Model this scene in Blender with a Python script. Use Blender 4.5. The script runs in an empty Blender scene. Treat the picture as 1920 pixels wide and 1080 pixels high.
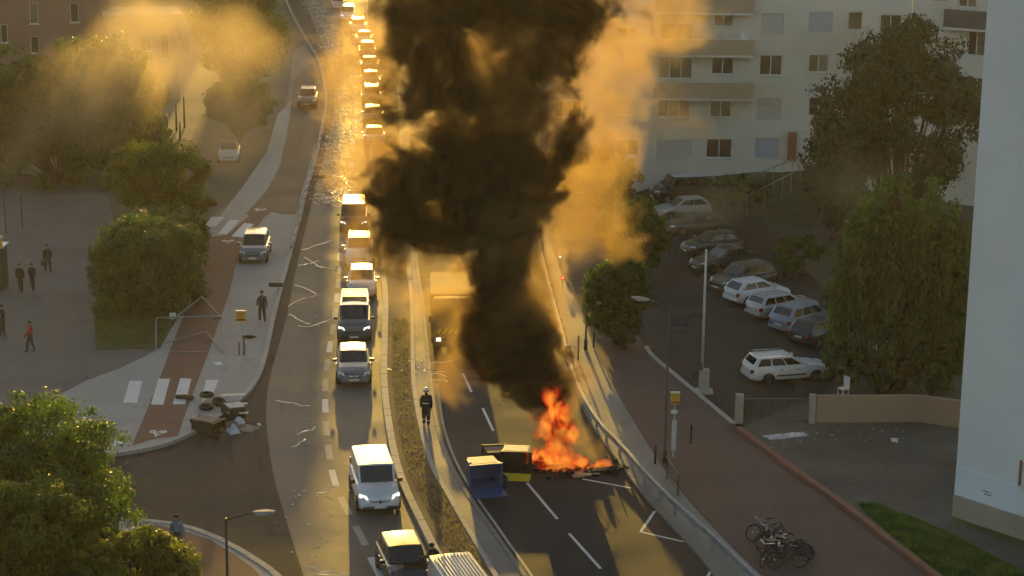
import bpy, bmesh, math, random
from mathutils import Vector, Matrix
random.seed(11)
SC = bpy.context.scene
COL = SC.collection
R = math.radians
# ------------------------------------------------------------------ camera
FPX, PITCH, ROLL, CAMH = 3800.0, R(14.0), 0.011, 30.0
CAM = Vector((0, 0, CAMH))
FW = Vector((0, math.cos(PITCH), -math.sin(PITCH)))
R0 = Vector((1, 0, 0)); U0 = Vector((0, math.sin(PITCH), math.cos(PITCH)))
RT = R0 * math.cos(ROLL) + U0 * math.sin(ROLL)
UP = U0 * math.cos(ROLL) - R0 * math.sin(ROLL)
cam = bpy.data.cameras.new('camera'); camo = bpy.data.objects.new('camera', cam); COL.objects.link(camo)
cam.sensor_width = 36.0; cam.lens = FPX / 1920 * 36.0; cam.clip_end = 3000; cam.clip_start = 0.5
camo.matrix_world = Matrix(((RT.x, UP.x, -FW.x, 0), (RT.y, UP.y, -FW.y, 0), (RT.z, UP.z, -FW.z, CAMH), (0, 0, 0, 1)))
SC.camera = camo
# ------------------------------------------------------------------ light
SUN_EL, SUN_AZ = R(6.5), R(-4.5)           # azimuth from +Y towards -X is negative
SDIR = Vector((math.sin(SUN_AZ) * math.cos(SUN_EL), math.cos(SUN_AZ) * math.cos(SUN_EL), math.sin(SUN_EL)))
w = bpy.data.worlds.new('World'); SC.world = w; w.use_nodes = True
nt = w.node_tree; bg = nt.nodes['Background']
sky = nt.nodes.new('ShaderNodeTexSky'); sky.sky_type = 'NISHITA'; sky.sun_disc = False
sky.sun_elevation = SUN_EL; sky.sun_rotation = SUN_AZ; sky.altitude = 100; sky.dust_density = 2.0
nt.links.new(sky.outputs[0], bg.inputs[0]); bg.inputs[1].default_value = 0.15
sl = bpy.data.lights.new('sun', 'SUN'); sl.energy = 3.4; sl.angle = R(0.5); sl.color = (1.0, 0.61, 0.10)
so = bpy.data.objects.new('sun', sl); COL.objects.link(so); so.location = (0, 200, 80)
so.rotation_euler = (-SDIR).to_track_quat('-Z', 'Y').to_euler()
vs = SC.view_settings; vs.view_transform = 'Standard'; vs.look = 'None'; vs.gamma = 1; vs.use_curve_mapping = False
vs.exposure = 0.8
cy = SC.cycles
cy.use_denoising = True
try: cy.denoiser = 'OPENIMAGEDENOISE'
except Exception: pass
cy.max_bounces = 5; cy.diffuse_bounces = 2; cy.glossy_bounces = 2; cy.transmission_bounces = 3; cy.volume_bounces = 1
cy.transparent_max_bounces = 6; cy.volume_max_steps = 256; cy.volume_step_rate = 1.0
cy.sample_clamp_indirect = 4.0; cy.sample_clamp_direct = 0; cy.caustics_reflective = False; cy.caustics_refractive = False
cy.use_adaptive_sampling = True; cy.adaptive_threshold = 0.04; cy.adaptive_min_samples = 16
# ------------------------------------------------------------------ pixel -> place
def ray(px, py):
    return FW + RT * ((px - 960) / FPX) - UP * ((py - 540) / FPX)
def G(px, py, z=0.0):
    d = ray(px, py); t = (z - CAMH) / d.z
    return CAM + d * t
def AtY(px, py, Y):
    d = ray(px, py); return CAM + d * (Y / d.y)
def ppm(P):                                # photo pixels for a metre at P
    return FPX / max(1e-3, (P - CAM).dot(FW))
def heading(p0, p1):
    a, b = G(*p0), G(*p1); d = b - a
    return math.atan2(d.y, d.x)
def crom(pts, n=6):
    """smooth curve through pts (2-D or 3-D)"""
    out = []; m = len(pts)
    for i in range(m - 1):
        p0 = pts[max(i - 1, 0)]; p1 = pts[i]; p2 = pts[i + 1]; p3 = pts[min(i + 2, m - 1)]
        for k in range(n):
            t = k / n
            out.append(tuple(0.5 * ((2 * b) + (-a + c) * t + (2 * a - 5 * b + 4 * c - d) * t * t + (-a + 3 * b - 3 * c + d) * t ** 3)
                             for a, b, c, d in zip(p0, p1, p2, p3)))
    out.append(tuple(pts[-1])); return out
# ------------------------------------------------------------------ materials
MATS = {}
def mat(name, col, rough=0.8, var=0.0, scale=2.0, bump=0.0, bscale=20.0, metal=0.0, col2=None, spec=0.5, coat=0.0, emit=None, estr=0.0, detail=4.0):
    if name in MATS: return MATS[name]
    m = bpy.data.materials.new(name); m.use_nodes = True; n = m.node_tree; b = n.nodes['Principled BSDF']
    b.inputs['Roughness'].default_value = rough; b.inputs['Metallic'].default_value = metal
    b.inputs['Specular IOR Level'].default_value = spec; b.inputs['Coat Weight'].default_value = coat
    b.inputs['Base Color'].default_value = (*col, 1)
    if emit: b.inputs['Emission Color'].default_value = (*emit, 1); b.inputs['Emission Strength'].default_value = estr
    if var or col2 or bump:
        g = n.nodes.new('ShaderNodeTexCoord')
        if var or col2:
            t = n.nodes.new('ShaderNodeTexNoise'); t.inputs['Scale'].default_value = scale; t.inputs['Detail'].default_value = detail; t.inputs['Roughness'].default_value = .62
            n.links.new(g.outputs['Object'], t.inputs['Vector'])
            rmp = n.nodes.new('ShaderNodeValToRGB'); e = rmp.color_ramp.elements
            c2 = col2 if col2 else tuple(min(1, c * (1 + var)) for c in col)
            c1 = col if col2 else tuple(c * (1 - var) for c in col)
            e[0].position = .36; e[0].color = (*c1, 1); e[1].position = .66; e[1].color = (*c2, 1)
            n.links.new(t.outputs['Fac'], rmp.inputs['Fac']); n.links.new(rmp.outputs['Color'], b.inputs['Base Color'])
        if bump:
            t2 = n.nodes.new('ShaderNodeTexNoise'); t2.inputs['Scale'].default_value = bscale; t2.inputs['Detail'].default_value = 3
            n.links.new(g.outputs['Object'], t2.inputs['Vector'])
            bp = n.nodes.new('ShaderNodeBump'); bp.inputs['Strength'].default_value = bump; bp.inputs['Distance'].default_value = .05
            n.links.new(t2.outputs['Fac'], bp.inputs['Height']); n.links.new(bp.outputs['Normal'], b.inputs['Normal'])
    MATS[name] = m; return m
def ground_mat(name, col, blotch, speck, rough=0.8, crack=0.0, bump=.25, spec=.4):
    """paved surface: large blotches (worn and patched), fine grain, thin cracks"""
    m = bpy.data.materials.new(name); m.use_nodes = True; n = m.node_tree; b = n.nodes['Principled BSDF']; L = n.links
    g = n.nodes.new('ShaderNodeTexCoord')
    def noise_t(s, d, r=.6):
        t = n.nodes.new('ShaderNodeTexNoise'); t.inputs['Scale'].default_value = s; t.inputs['Detail'].default_value = d; t.inputs['Roughness'].default_value = r
        L.new(g.outputs['Object'], t.inputs['Vector']); return t
    a = noise_t(.22, 5); c = noise_t(9, 3, .7)
    def mr(src, lo, hi, o0, o1):
        k = n.nodes.new('ShaderNodeMapRange'); k.inputs[1].default_value = lo; k.inputs[2].default_value = hi; k.inputs[3].default_value = o0; k.inputs[4].default_value = o1
        L.new(src, k.inputs[0]); return k
    k1 = mr(a.outputs['Fac'], .3, .7, 1 - blotch, 1 + blotch); k2 = mr(c.outputs['Fac'], .3, .7, 1 - speck, 1 + speck)
    mu = n.nodes.new('ShaderNodeMath'); mu.operation = 'MULTIPLY'; L.new(k1.outputs[0], mu.inputs[0]); L.new(k2.outputs[0], mu.inputs[1])
    last = mu
    if crack:
        v = n.nodes.new('ShaderNodeTexVoronoi'); v.feature = 'DISTANCE_TO_EDGE'; v.inputs['Scale'].default_value = .28
        w2 = noise_t(1.3, 3); ad = n.nodes.new('ShaderNodeVectorMath'); ad.operation = 'ADD'
        L.new(g.outputs['Object'], ad.inputs[0]); L.new(w2.outputs['Color'], ad.inputs[1]); L.new(ad.outputs[0], v.inputs['Vector'])
        k3 = mr(v.outputs['Distance'], .004, .014, 1 - crack, 1.0)
        m2 = n.nodes.new('ShaderNodeMath'); m2.operation = 'MULTIPLY'; L.new(last.outputs[0], m2.inputs[0]); L.new(k3.outputs[0], m2.inputs[1]); last = m2
    cc = n.nodes.new('ShaderNodeVectorMath'); cc.operation = 'SCALE'; cc.inputs[0].default_value = col; L.new(last.outputs[0], cc.inputs['Scale'])
    L.new(cc.outputs[0], b.inputs['Base Color'])
    kr = mr(a.outputs['Fac'], .3, .7, rough - .08, min(1, rough + .08)); L.new(kr.outputs[0], b.inputs['Roughness'])
    b.inputs['Specular IOR Level'].default_value = spec
    if bump:
        t2 = noise_t(28, 2); bp = n.nodes.new('ShaderNodeBump'); bp.inputs['Strength'].default_value = bump; bp.inputs['Distance'].default_value = .02
        L.new(t2.outputs['Fac'], bp.inputs['Height']); L.new(bp.outputs['Normal'], b.inputs['Normal'])
    MATS[name] = m; return m
def leaf_mat(name, c1, c2, trans=.5):
    m = bpy.data.materials.new(name); m.use_nodes = True; n = m.node_tree; L = n.links
    n.nodes.remove(n.nodes['Principled BSDF']); out = n.nodes['Material Output']
    g = n.nodes.new('ShaderNodeTexCoord'); t = n.nodes.new('ShaderNodeTexNoise'); t.inputs['Scale'].default_value = 1.1; t.inputs['Detail'].default_value = 5
    L.new(g.outputs['Object'], t.inputs['Vector'])
    rp = n.nodes.new('ShaderNodeValToRGB'); rp.color_ramp.elements[0].position = .35; rp.color_ramp.elements[1].position = .65
    rp.color_ramp.elements[0].color = (*c1, 1); rp.color_ramp.elements[1].color = (*c2, 1); L.new(t.outputs['Fac'], rp.inputs[0])
    d = n.nodes.new('ShaderNodeBsdfPrincipled'); d.inputs['Roughness'].default_value = .42; d.inputs['Specular IOR Level'].default_value = .5; L.new(rp.outputs[0], d.inputs['Base Color'])
    tr = n.nodes.new('ShaderNodeBsdfTranslucent'); rt = n.nodes.new('ShaderNodeValToRGB'); L.new(t.outputs['Fac'], rt.inputs[0])
    for q, c in zip(rt.color_ramp.elements, (c1, c2)): q.color = (min(.45, c[0] * 3.2 + .03), min(.45, c[1] * 3.0 + .03), c[2] * 1.6, 1)
    rt.color_ramp.elements[0].position = .35; rt.color_ramp.elements[1].position = .65; L.new(rt.outputs[0], tr.inputs[0])
    mx = n.nodes.new('ShaderNodeMixShader'); mx.inputs[0].default_value = trans
    L.new(d.outputs[0], mx.inputs[1]); L.new(tr.outputs[0], mx.inputs[2]); L.new(mx.outputs[0], out.inputs[0])
    MATS[name] = m; return m
# ------------------------------------------------------------------ mesh building
class MB:
    def __init__(s): s.v = []; s.f = []; s.m = []
    def add(s, vs, fs, mi=0):
        o = len(s.v); s.v += [tuple(p) for p in vs]; s.f += [tuple(o + i for i in f) for f in fs]; s.m += [mi] * len(fs); return s
    def box(s, c, size, rz=0.0, mi=0, M=None):
        x, y, z = (k / 2 for k in size); ca, sa = math.cos(rz), math.sin(rz); vs = []
        for dx, dy, dz in ((-x,-y,-z),(x,-y,-z),(x,y,-z),(-x,y,-z),(-x,-y,z),(x,-y,z),(x,y,z),(-x,y,z)):
            p = Vector((c[0] + dx * ca - dy * sa, c[1] + dx * sa + dy * ca, c[2] + dz)); vs.append(M @ p if M else p)
        return s.add(vs, ((3,2,1,0),(4,5,6,7),(0,1,5,4),(1,2,6,5),(2,3,7,6),(3,0,4,7)), mi)
    def tube(s, path, rad, n=6, mi=0, cap=True):
        path = [Vector(p) for p in path]; rings = []
        rr = rad if isinstance(rad, (list, tuple)) else [rad] * len(path)
        up = Vector((0, 0, 1))
        for i, p in enumerate(path):
            t = (path[min(i + 1, len(path) - 1)] - path[max(i - 1, 0)])
            if t.length < 1e-9: t = Vector((0, 0, 1))
            t.normalize(); a = t.cross(up if abs(t.z) < .95 else Vector((1, 0, 0))).normalized(); b = t.cross(a)
            rings.append([p + (a * math.cos(2 * math.pi * k / n) + b * math.sin(2 * math.pi * k / n)) * rr[i] for k in range(n)])
        vs = [q for r_ in rings for q in r_]; fs = []
        for i in range(len(path) - 1):
            for k in range(n):
                k2 = (k + 1) % n; fs.append((i * n + k, i * n + k2, (i + 1) * n + k2, (i + 1) * n + k))
        if cap: fs.append(tuple(range(n - 1, -1, -1))); fs.append(tuple((len(path) - 1) * n + k for k in range(n)))
        return s.add(vs, fs, mi)
    def lathe(s, prof, n=16, mi=0, axis='z', c=(0, 0, 0)):
        vs = []; fs = []
        for r_, h in prof:
            for k in range(n):
                a = 2 * math.pi * k / n; x, y, z = r_ * math.cos(a), r_ * math.sin(a), h
                if axis == 'y': x, y, z = x, h, y
                if axis == 'x': x, y, z = h, x, y
                vs.append((c[0] + x, c[1] + y, c[2] + z))
        for i in range(len(prof) - 1):
            for k in range(n):
                k2 = (k + 1) % n; fs.append((i * n + k, i * n + k2, (i + 1) * n + k2, (i + 1) * n + k))
        fs.append(tuple(range(n - 1, -1, -1))); fs.append(tuple((len(prof) - 1) * n + k for k in range(n)))
        return s.add(vs, fs, mi)
    def loft(s, rings, mi=0, cap=True):
        n = len(rings[0]); vs = [q for r_ in rings for q in r_]; fs = []
        for i in range(len(rings) - 1):
            for k in range(n):
                k2 = (k + 1) % n; fs.append((i * n + k, i * n + k2, (i + 1) * n + k2, (i + 1) * n + k))
        if cap: fs.append(tuple(range(n - 1, -1, -1))); fs.append(tuple((len(rings) - 1) * n + k for k in range(n)))
        return s.add(vs, fs, mi)
    def mesh(s, name, mats, smooth=False, bevel=0.0, fixn=True):
        me = bpy.data.meshes.new(name); me.from_pydata(s.v, [], s.f)
        for m in (mats if isinstance(mats, (list, tuple)) else [mats]): me.materials.append(m)
        if any(s.m): me.polygons.foreach_set('material_index', s.m)
        if fixn or bevel:
            bm = bmesh.new(); bm.from_mesh(me)
            if fixn: bmesh.ops.recalc_face_normals(bm, faces=bm.faces)
            if bevel:
                es = [e for e in bm.edges if len(e.link_faces) == 2 and e.calc_face_angle(0) > .5]
                bmesh.ops.bevel(bm, geom=es, offset=bevel, segments=2, profile=.6, affect='EDGES', clamp_overlap=True)
            bm.to_mesh(me); bm.free()
        if smooth: me.polygons.foreach_set('use_smooth', [True] * len(me.polygons))
        me.update(); return me
    def build(s, name, mats, parent=None, smooth=False, bevel=0.0, fixn=True):
        return link(name, s.mesh(name, mats, smooth, bevel, fixn), parent)
def link(name, me, parent=None):
    o = bpy.data.objects.new(name, me); COL.objects.link(o)
    if parent: o.parent = parent
    return o
def empty(name, loc=(0, 0, 0), rz=0.0, parent=None):
    o = bpy.data.objects.new(name, None); COL.objects.link(o); o.location = loc; o.rotation_euler = (0, 0, rz); o.empty_display_size = .2
    if parent: o.parent = parent
    return o
def tag(o, label=None, cat=None, group=None, kind=None):
    if label: o['label'] = label
    if cat: o['category'] = cat
    if group: o['group'] = group
    if kind: o['kind'] = kind
    return o
def kids(o): return [c for c in bpy.data.objects if c.parent == o]
CH = {}
def copy_tree(o, parent=None):
    c = o.copy(); COL.objects.link(c)
    if parent: c.parent = parent
    for k in CH.get(o.name, ()): copy_tree(bpy.data.objects[k], c)
    return c
def index_tree(root):
    st = [root]
    while st:
        o = st.pop(); ch = list(o.children); CH[o.name] = [c.name for c in ch]; st += ch
def paint(root, name, m):
    """give the parts called `name` (slot 0) of this thing their own material"""
    for o in [root] + list(root.children_recursive):
        if o.type == 'MESH' and o.name.split('.')[0] == name:
            o.material_slots[0].link = 'OBJECT'; o.material_slots[0].material = m
# ================================================================== ground, roads, pavements
M_ground = ground_mat('earth', (.085, .08, .05), .35, .25, .95)
M_asph = ground_mat('asphalt_dark', (.036, .037, .038), .3, .25, .88, .12, .3, .2)
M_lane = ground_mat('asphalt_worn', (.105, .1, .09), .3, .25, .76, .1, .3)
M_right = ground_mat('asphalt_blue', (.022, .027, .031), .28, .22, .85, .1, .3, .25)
M_plaza = ground_mat('plaza_asphalt', (.13, .13, .12), .25, .15, .9, .12, .25, .2)
M_conc = ground_mat('pavement_concrete', (.30, .30, .28), .15, .1, .85, .15, .15)
M_cycle = ground_mat('cycle_red', (.13, .062, .045), .2, .14, .85)
M_path = ground_mat('path_red', (.115, .08, .07), .2, .14, .88, .12, .25, .25)
M_kerb = ground_mat('kerb_concrete', (.36, .35, .32), .2, .2, .8)
M_kerbd = ground_mat('kerb_grey', (.2, .195, .18), .25, .2, .8)
M_edge = ground_mat('edging_red', (.24, .11, .075), .25, .2, .85)
M_dirt = ground_mat('median_dirt', (.12, .09, .06), .4, .4, .95, 0, .6)
M_yard = ground_mat('yard_dirt', (.085, .08, .07), .45, .25, .95, .2)
M_lawn = ground_mat('lawn', (.05, .09, .02), .4, .45, .95, 0, .8)
M_lawn2 = ground_mat('verge_grass', (.055, .065, .02), .45, .45, .95, 0, .8)
M_white = ground_mat('road_paint', (.62, .62, .6), .12, .15, .75)
M_whiteold = ground_mat('road_paint_worn', (.34, .33, .29), .3, .3, .75)
def sheet(name, px, z, m, parent=None, smooth=0):
    pts = crom(px, smooth) if smooth else px
    P = [G(x, y, z) for x, y in pts]
    o = MB().add(P, [tuple(range(len(P)))]).build(name, m, parent, fixn=False)
    me = o.data
    if me.polygons[0].normal.z < 0: me.flip_normals()
    bm = bmesh.new(); bm.from_mesh(me); bmesh.ops.triangulate(bm, faces=bm.faces); bm.to_mesh(me); bm.free()
    return o
def slab(name, px, z0, z1, m, parent=None):
    """raised paved area: outline traced on its top"""
    P = [G(x, y, z1) for x, y in px]; n = len(P)
    vs = P + [Vector((p.x, p.y, z0)) for p in P]
    o = MB().add(vs, [tuple(range(n))] + [(i, i + n, (i + 1) % n + n, (i + 1) % n) for i in range(n)]).build(name, m, parent, fixn=False)
    bm = bmesh.new(); bm.from_mesh(o.data)
    bmesh.ops.triangulate(bm, faces=[f for f in bm.faces if len(f.verts) > 4]); bmesh.ops.recalc_face_normals(bm, faces=bm.faces); bm.to_mesh(o.data); bm.free()
    return o
KST = {}
def kerb(px, parent, m, width=.28, h=.16, z=0.0, step=1.0, name='kerb_stone', side=0.0, smooth=6):
    """single stones laid along a traced line"""
    pts = [G(x, y, z + h) for x, y in (crom(px, smooth) if smooth else px)]
    pts = [Vector((p.x, p.y, 0)) for p in pts]
    d = [0]
    for a, b in zip(pts, pts[1:]): d.append(d[-1] + (b - a).length)
    def at(s):
        s = min(max(s, 0), d[-1] - 1e-6)
        for i in range(len(pts) - 1):
            if d[i + 1] >= s: return pts[i].lerp(pts[i + 1], (s - d[i]) / max(1e-6, d[i + 1] - d[i]))
        return pts[-1]
    key = (m.name, width, h, step)
    if key not in KST: KST[key] = MB().box((0, 0, h / 2), (step * .985, width, h)).mesh(name, m, bevel=.02)
    n = int(d[-1] / step)
    for i in range(n):
        a, b = at(i * step), at((i + 1) * step); t = b - a
        if t.length < .1: continue
        o = link(name, KST[key], parent); nrm = Vector((-t.y, t.x, 0)).normalized()
        o.location = (a + b) / 2 + nrm * side + Vector((0, 0, z + random.uniform(-.006, .006)))
        o.rotation_euler = (0, 0, math.atan2(t.y, t.x) + random.uniform(-.008, .008)); o.scale = (t.length / step, 1, 1)
def stripe(name, px4, z, m, parent, solid=True):
    return sheet(name, px4, z, m, parent)
def line_quad(a, b, wid, z):
    A, B = G(*a, z), G(*b, z); t = (B - A).normalized(); n = Vector((-t.y, t.x, 0)) * wid / 2
    return [A - n, B - n, B + n, A + n]
def dash(name, a, b, wid, z, m, parent):
    return MB().add(line_quad(a, b, wid, z), [(0, 1, 2, 3)]).build(name, m, parent)
# ground: one sheet to the horizon
ground = MB().add([(-700, -250, 0), (700, -250, 0), (700, 1400, 0), (-700, 1400, 0)], [(0, 1, 2, 3)]).build('ground', M_ground)
tag(ground, 'bare earth ground under the whole neighbourhood', 'ground', kind='structure')
KL = [(520, -40), (548, 25), (575, 75), (595, 108), (607, 150), (611, 195), (603, 240), (590, 300), (575, 350), (563, 400), (545, 470), (528, 530), (511, 600), (498, 660), (488, 693), (468, 728), (438, 757), (400, 785), (352, 812), (300, 832), (215, 848), (120, 852)]
L1 = [(690, -40), (690, 60), (692, 150), (697, 250), (708, 380), (722, 500), (728, 560), (727, 640), (727, 720), (737, 800), (752, 870), (775, 930), (800, 980), (825, 1030), (855, 1080), (900, 1150)]
R1 = [(742, -40), (742, 60), (744, 150), (748, 250), (752, 380), (762, 500), (768, 560), (770, 640), (772, 720), (785, 800), (805, 870), (832, 920), (860, 970), (890, 1020), (925, 1080), (970, 1150)]
R2 = [(760, -40), (760, 60), (762, 150), (766, 250), (772, 380), (782, 500), (791, 560), (800, 640), (808, 720), (820, 800), (845, 870), (880, 930), (915, 980), (950, 1030), (985, 1080), (1030, 1150)]
BR = [(930, -40), (938, 60), (950, 150), (965, 250), (985, 380), (1010, 470), (1030, 540), (1050, 620), (1075, 710), (1110, 790), (1160, 860), (1205, 920), (1258, 979), (1310, 1035), (1346, 1078), (1410, 1150)]
EL = [(555, -40), (580, 25), (602, 75), (616, 115), (625, 155), (627, 195), (619, 245), (606, 300), (592, 350), (580, 400), (563, 470), (550, 530), (536, 600), (519, 660), (505, 715), (499, 770), (503, 830), (515, 900), (533, 965), (555, 1035), (573, 1090), (600, 1150)]
DL = [(662, 60), (667, 140), (668, 217), (660, 300), (650, 350), (641, 430), (635, 520), (627, 600), (617, 660), (610, 720), (611, 790), (615, 838), (624, 890), (640, 935), (667, 987), (683, 1018), (700, 1055), (720, 1095), (745, 1150)]
# asphalt bed of the whole crossing
road = sheet('road', crom(KL, 4) + [(-80, 846), (-250, 980), (-400, 1200), (1700, 1200)] + crom(BR, 4)[::-1], .004, M_asph)
tag(road, 'dark asphalt road and side street crossing', 'road', kind='structure')
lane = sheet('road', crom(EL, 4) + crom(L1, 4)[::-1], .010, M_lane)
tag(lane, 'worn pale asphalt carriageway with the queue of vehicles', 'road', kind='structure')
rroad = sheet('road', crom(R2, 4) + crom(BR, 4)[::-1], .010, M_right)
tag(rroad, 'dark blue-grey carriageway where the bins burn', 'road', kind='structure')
# markings of the worn lane
DLs = crom(DL, 5)
def along(pts, z=0.0):
    P = [G(x, y, z) for x, y in pts]; d = [0]
    for a, b in zip(P, P[1:]): d.append(d[-1] + (b - a).length)
    return P, d
def at_len(P, d, s):
    s = min(max(s, 0), d[-1] - 1e-6)
    for i in range(len(P) - 1):
        if d[i + 1] >= s: return P[i].lerp(P[i + 1], (s - d[i]) / max(1e-6, d[i + 1] - d[i]))
    return P[-1]
def ribbon(name, P, wid, z, m, parent):
    vs = []; n = len(P)
    for i, p in enumerate(P):
        t = P[min(i + 1, n - 1)] - P[max(i - 1, 0)]; t.z = 0; t.normalize(); nn = Vector((-t.y, t.x, 0)) * wid / 2
        vs += [Vector((p.x, p.y, z)) - nn, Vector((p.x, p.y, z)) + nn]
    return MB().add(vs, [(2 * i, 2 * i + 2, 2 * i + 3, 2 * i + 1) for i in range(n - 1)]).build(name, m, parent)
P_, d_ = along(DLs); s = 2.0; k = 0
while s < d_[-1] - 2:
    ribbon('lane_marking', [at_len(P_, d_, s + q * .75) for q in range(4)], .30, .0145, M_whiteold if k % 3 else M_white, lane)
    s += 3.6; k += 1
# right carriageway: centre dashes, edge line, parking-bay marks
for a, b in (((988, 905), (1045, 973)), ((1067, 1000), (1126, 1066)), ((905, 765), (925, 808)), ((868, 700), (884, 735))):
    dash('lane_marking', a, b, .13, .0145, M_white, rroad)
off = [(x + 26, y) for x, y in R2[7:]]
ribbon('edge_line', [G(x, y) for x, y in crom([(x + 12, y) for x, y in R2[8:]], 5)], .12, .0145, M_whiteold, rroad)
for a, b in (((1228, 958), (1201, 997)), ((1201, 997), (1283, 1016)), ((1092, 898), (1184, 915)), ((1335, 1066), (1325, 1085))):
    dash('bay_marking', a, b, .13, .0145, M_white, rroad)
# median
med = slab('median', crom(L1, 4) + crom(R1, 4)[::-1], .0, .12, M_dirt)
tag(med, 'raised median strip of dry earth between the carriageways', 'median', kind='structure')
kerb(L1, med, M_kerb, .34, .17, 0, 1.2, side=-0.17)
kerb(R1, med, M_kerb, .22, .17, 0, 1.2, side=0.11)
zone = slab('pavement', crom(R1, 4) + crom(R2, 4)[::-1], .0, .08, M_kerbd)
tag(zone, 'narrow grey paved strip beside the median', 'pavement', kind='structure')
kerb(R2, zone, M_kerbd, .2, .12, 0, 1.2, side=0.0)
# left pavement with the red cycle track
PV = [(x, y) for x, y in crom(KL[7:21], 4)]
pav = slab('pavement', PV + [(100, 845), (60, 800), (108, 742), (165, 712), (225, 690), (290, 655), (325, 610), (352, 560), (378, 500), (385, 440), (420, 395), (455, 350), (500, 285), (520, 215), (545, 190), (598, 170)], .0, .14, M_conc)
tag(pav, 'pale concrete pavement beside the red cycle track', 'pavement', kind='structure')
kerb(KL, pav, M_kerb, .26, .19, 0, 1.0)
ct = sheet('cycle_track', [(247, 836), (290, 823), (333, 818), (348, 775), (365, 730), (388, 670), (412, 600), (430, 550), (440, 505), (462, 455), (495, 408), (525, 385), (560, 355), (575, 330), (540, 350), (500, 385), (460, 410), (425, 440), (390, 445), (385, 480), (372, 545), (345, 590), (325, 640), (303, 700), (277, 765)], .145, M_cycle, pav)
for q in (((243, 714), (267, 714), (257, 755), (231, 755)), ((297, 710), (319, 710), (306, 759), (283, 758)), ((338, 709), (359, 710), (347, 758), (324, 758)), ((386, 712), (410, 712), (398, 742), (377, 755)),
          ((397, 406), (420, 407), (404, 425), (382, 426)), ((431, 412), (449, 413), (426, 439), (409, 438)), ((458, 418), (476, 420), (455, 445), (434, 443)), ((213, 822), (231, 822), (231, 834), (213, 836))):
    stripe('crossing_stripe', q, .152, M_white, pav)
def bike_mark(px, py, s, parent, z=.1525, rz=0.0):
    c = G(px, py, z); b = MB()
    def ring(cx, cy, r_):
        vs = []; n = 14
        for k in range(n):
            a = 2 * math.pi * k / n
            vs += [(cx + r_ * math.cos(a), cy + r_ * math.sin(a) * 1.5, 0), (cx + r_ * .25 * math.cos(a), cy + r_ * .25 * math.sin(a) * 1.5, 0)]
        b.add(vs, [(2 * k, 2 * ((k + 1) % n), 2 * ((k + 1) % n) + 1, 2 * k + 1) for k in range(n)])
    ring(-.45, 0.25, .3); ring(.45, .25, .3)
    def bar(a, e, w_=.1):
        a = Vector((*a, 0)); e = Vector((*e, 0)); t = (e - a).normalized(); nn = Vector((-t.y, t.x, 0)) * w_
        b.add([a - nn, e - nn, e + nn, a + nn], [(0, 1, 2, 3)])
    bar((-.4, .1), (-.05, -.7)); bar((-.05, -.7), (.35, -.35)); bar((-.15, -.2), (.2, .45)); bar((-.05, -.7), (0, -1.1))
    b.v = [(x * s, y * s, 0) for x, y, z_ in b.v]
    o = b.build('cycle_symbol', M_white, parent); o.location = c; o.rotation_euler = (0, 0, rz); return o
M_track = ground_mat('track_brown', (.075, .052, .036), .25, .18, .8)
sheet('cycle_track', [(462, 400), (500, 357), (525, 310), (538, 250), (546, 195), (551, 150), (585, 118), (600, 150), (604, 195), (596, 240), (583, 300), (568, 350), (555, 402), (530, 402), (500, 395), (474, 415)], .1475, M_track, pav)
bike_mark(296, 811, .55, pav); bike_mark(428, 452, .55, pav, rz=.2); bike_mark(487, 393, .6, pav, rz=-.3)
mh = MB().lathe([(.48, 0), (.48, .008), (.40, .008), (.40, 0)], 24).build('manhole_cover', M_kerb, pav); mh.location = G(466, 632, .143)
# plaza on the left
plz = slab('plaza', [(-200, 300), (60, 310), (200, 365), (215, 420), (190, 480), (185, 560), (190, 640), (200, 700), (140, 752), (20, 800), (-200, 860)], 0, .1, M_plaza)
tag(plz, 'grey asphalt plaza where people walk', 'plaza', kind='structure')
bed = slab('lawn', [(176, 590), (180, 655), (300, 652), (322, 612), (350, 560), (378, 500), (384, 430), (330, 400), (220, 395), (190, 470)], 0, .17, M_lawn2)
tag(bed, 'planted bed of low grass around the big bush', 'lawn', kind='structure')
isl = slab('pavement', [(178, 656), (296, 654), (225, 690), (165, 711), (160, 695), (168, 672)], 0, .155, M_plaza)
tag(isl, 'grey rounded paved corner below the grass bed', 'pavement', kind='structure')
# service lane up the left side and far left ground
sv = sheet('road', [(400, 400), (430, 380), (480, 340), (520, 250), (540, 180), (550, 100), (575, 75), (606, 150), (610, 195), (602, 240), (589, 300), (574, 350), (540, 365), (480, 410), (430, 440)], .012, M_lane)
tag(sv, 'service lane beside the curved kerb line', 'road', kind='structure')
fl = sheet('courtyard', [(300, 260), (318, 170), (330, 60), (322, 15), (350, 10), (400, 30), (420, 90), (390, 160), (375, 210), (360, 265)], .012, M_plaza)
tag(fl, 'sunlit courtyard ground between the far-left trees', 'courtyard', kind='structure')
# side-street island at the bottom left
il = [(120, 985), (190, 972), (255, 973), (305, 978), (350, 986), (400, 1004), (450, 1030), (500, 1062), (545, 1100), (600, 1170), (150, 1200)]
island = slab('pavement', crom(il, 4), 0, .13, M_conc)
tag(island, 'pale pavement corner at the side street with red path', 'pavement', kind='structure')
sheet('red_path', [(290, 983), (345, 995), (395, 1012), (440, 1040), (475, 1065), (500, 1095), (520, 1150), (300, 1180), (250, 1050)], .135, M_cycle, island)
kerb(il[1:9], island, M_kerb, .3, .17, 0, 1.0)
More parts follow.
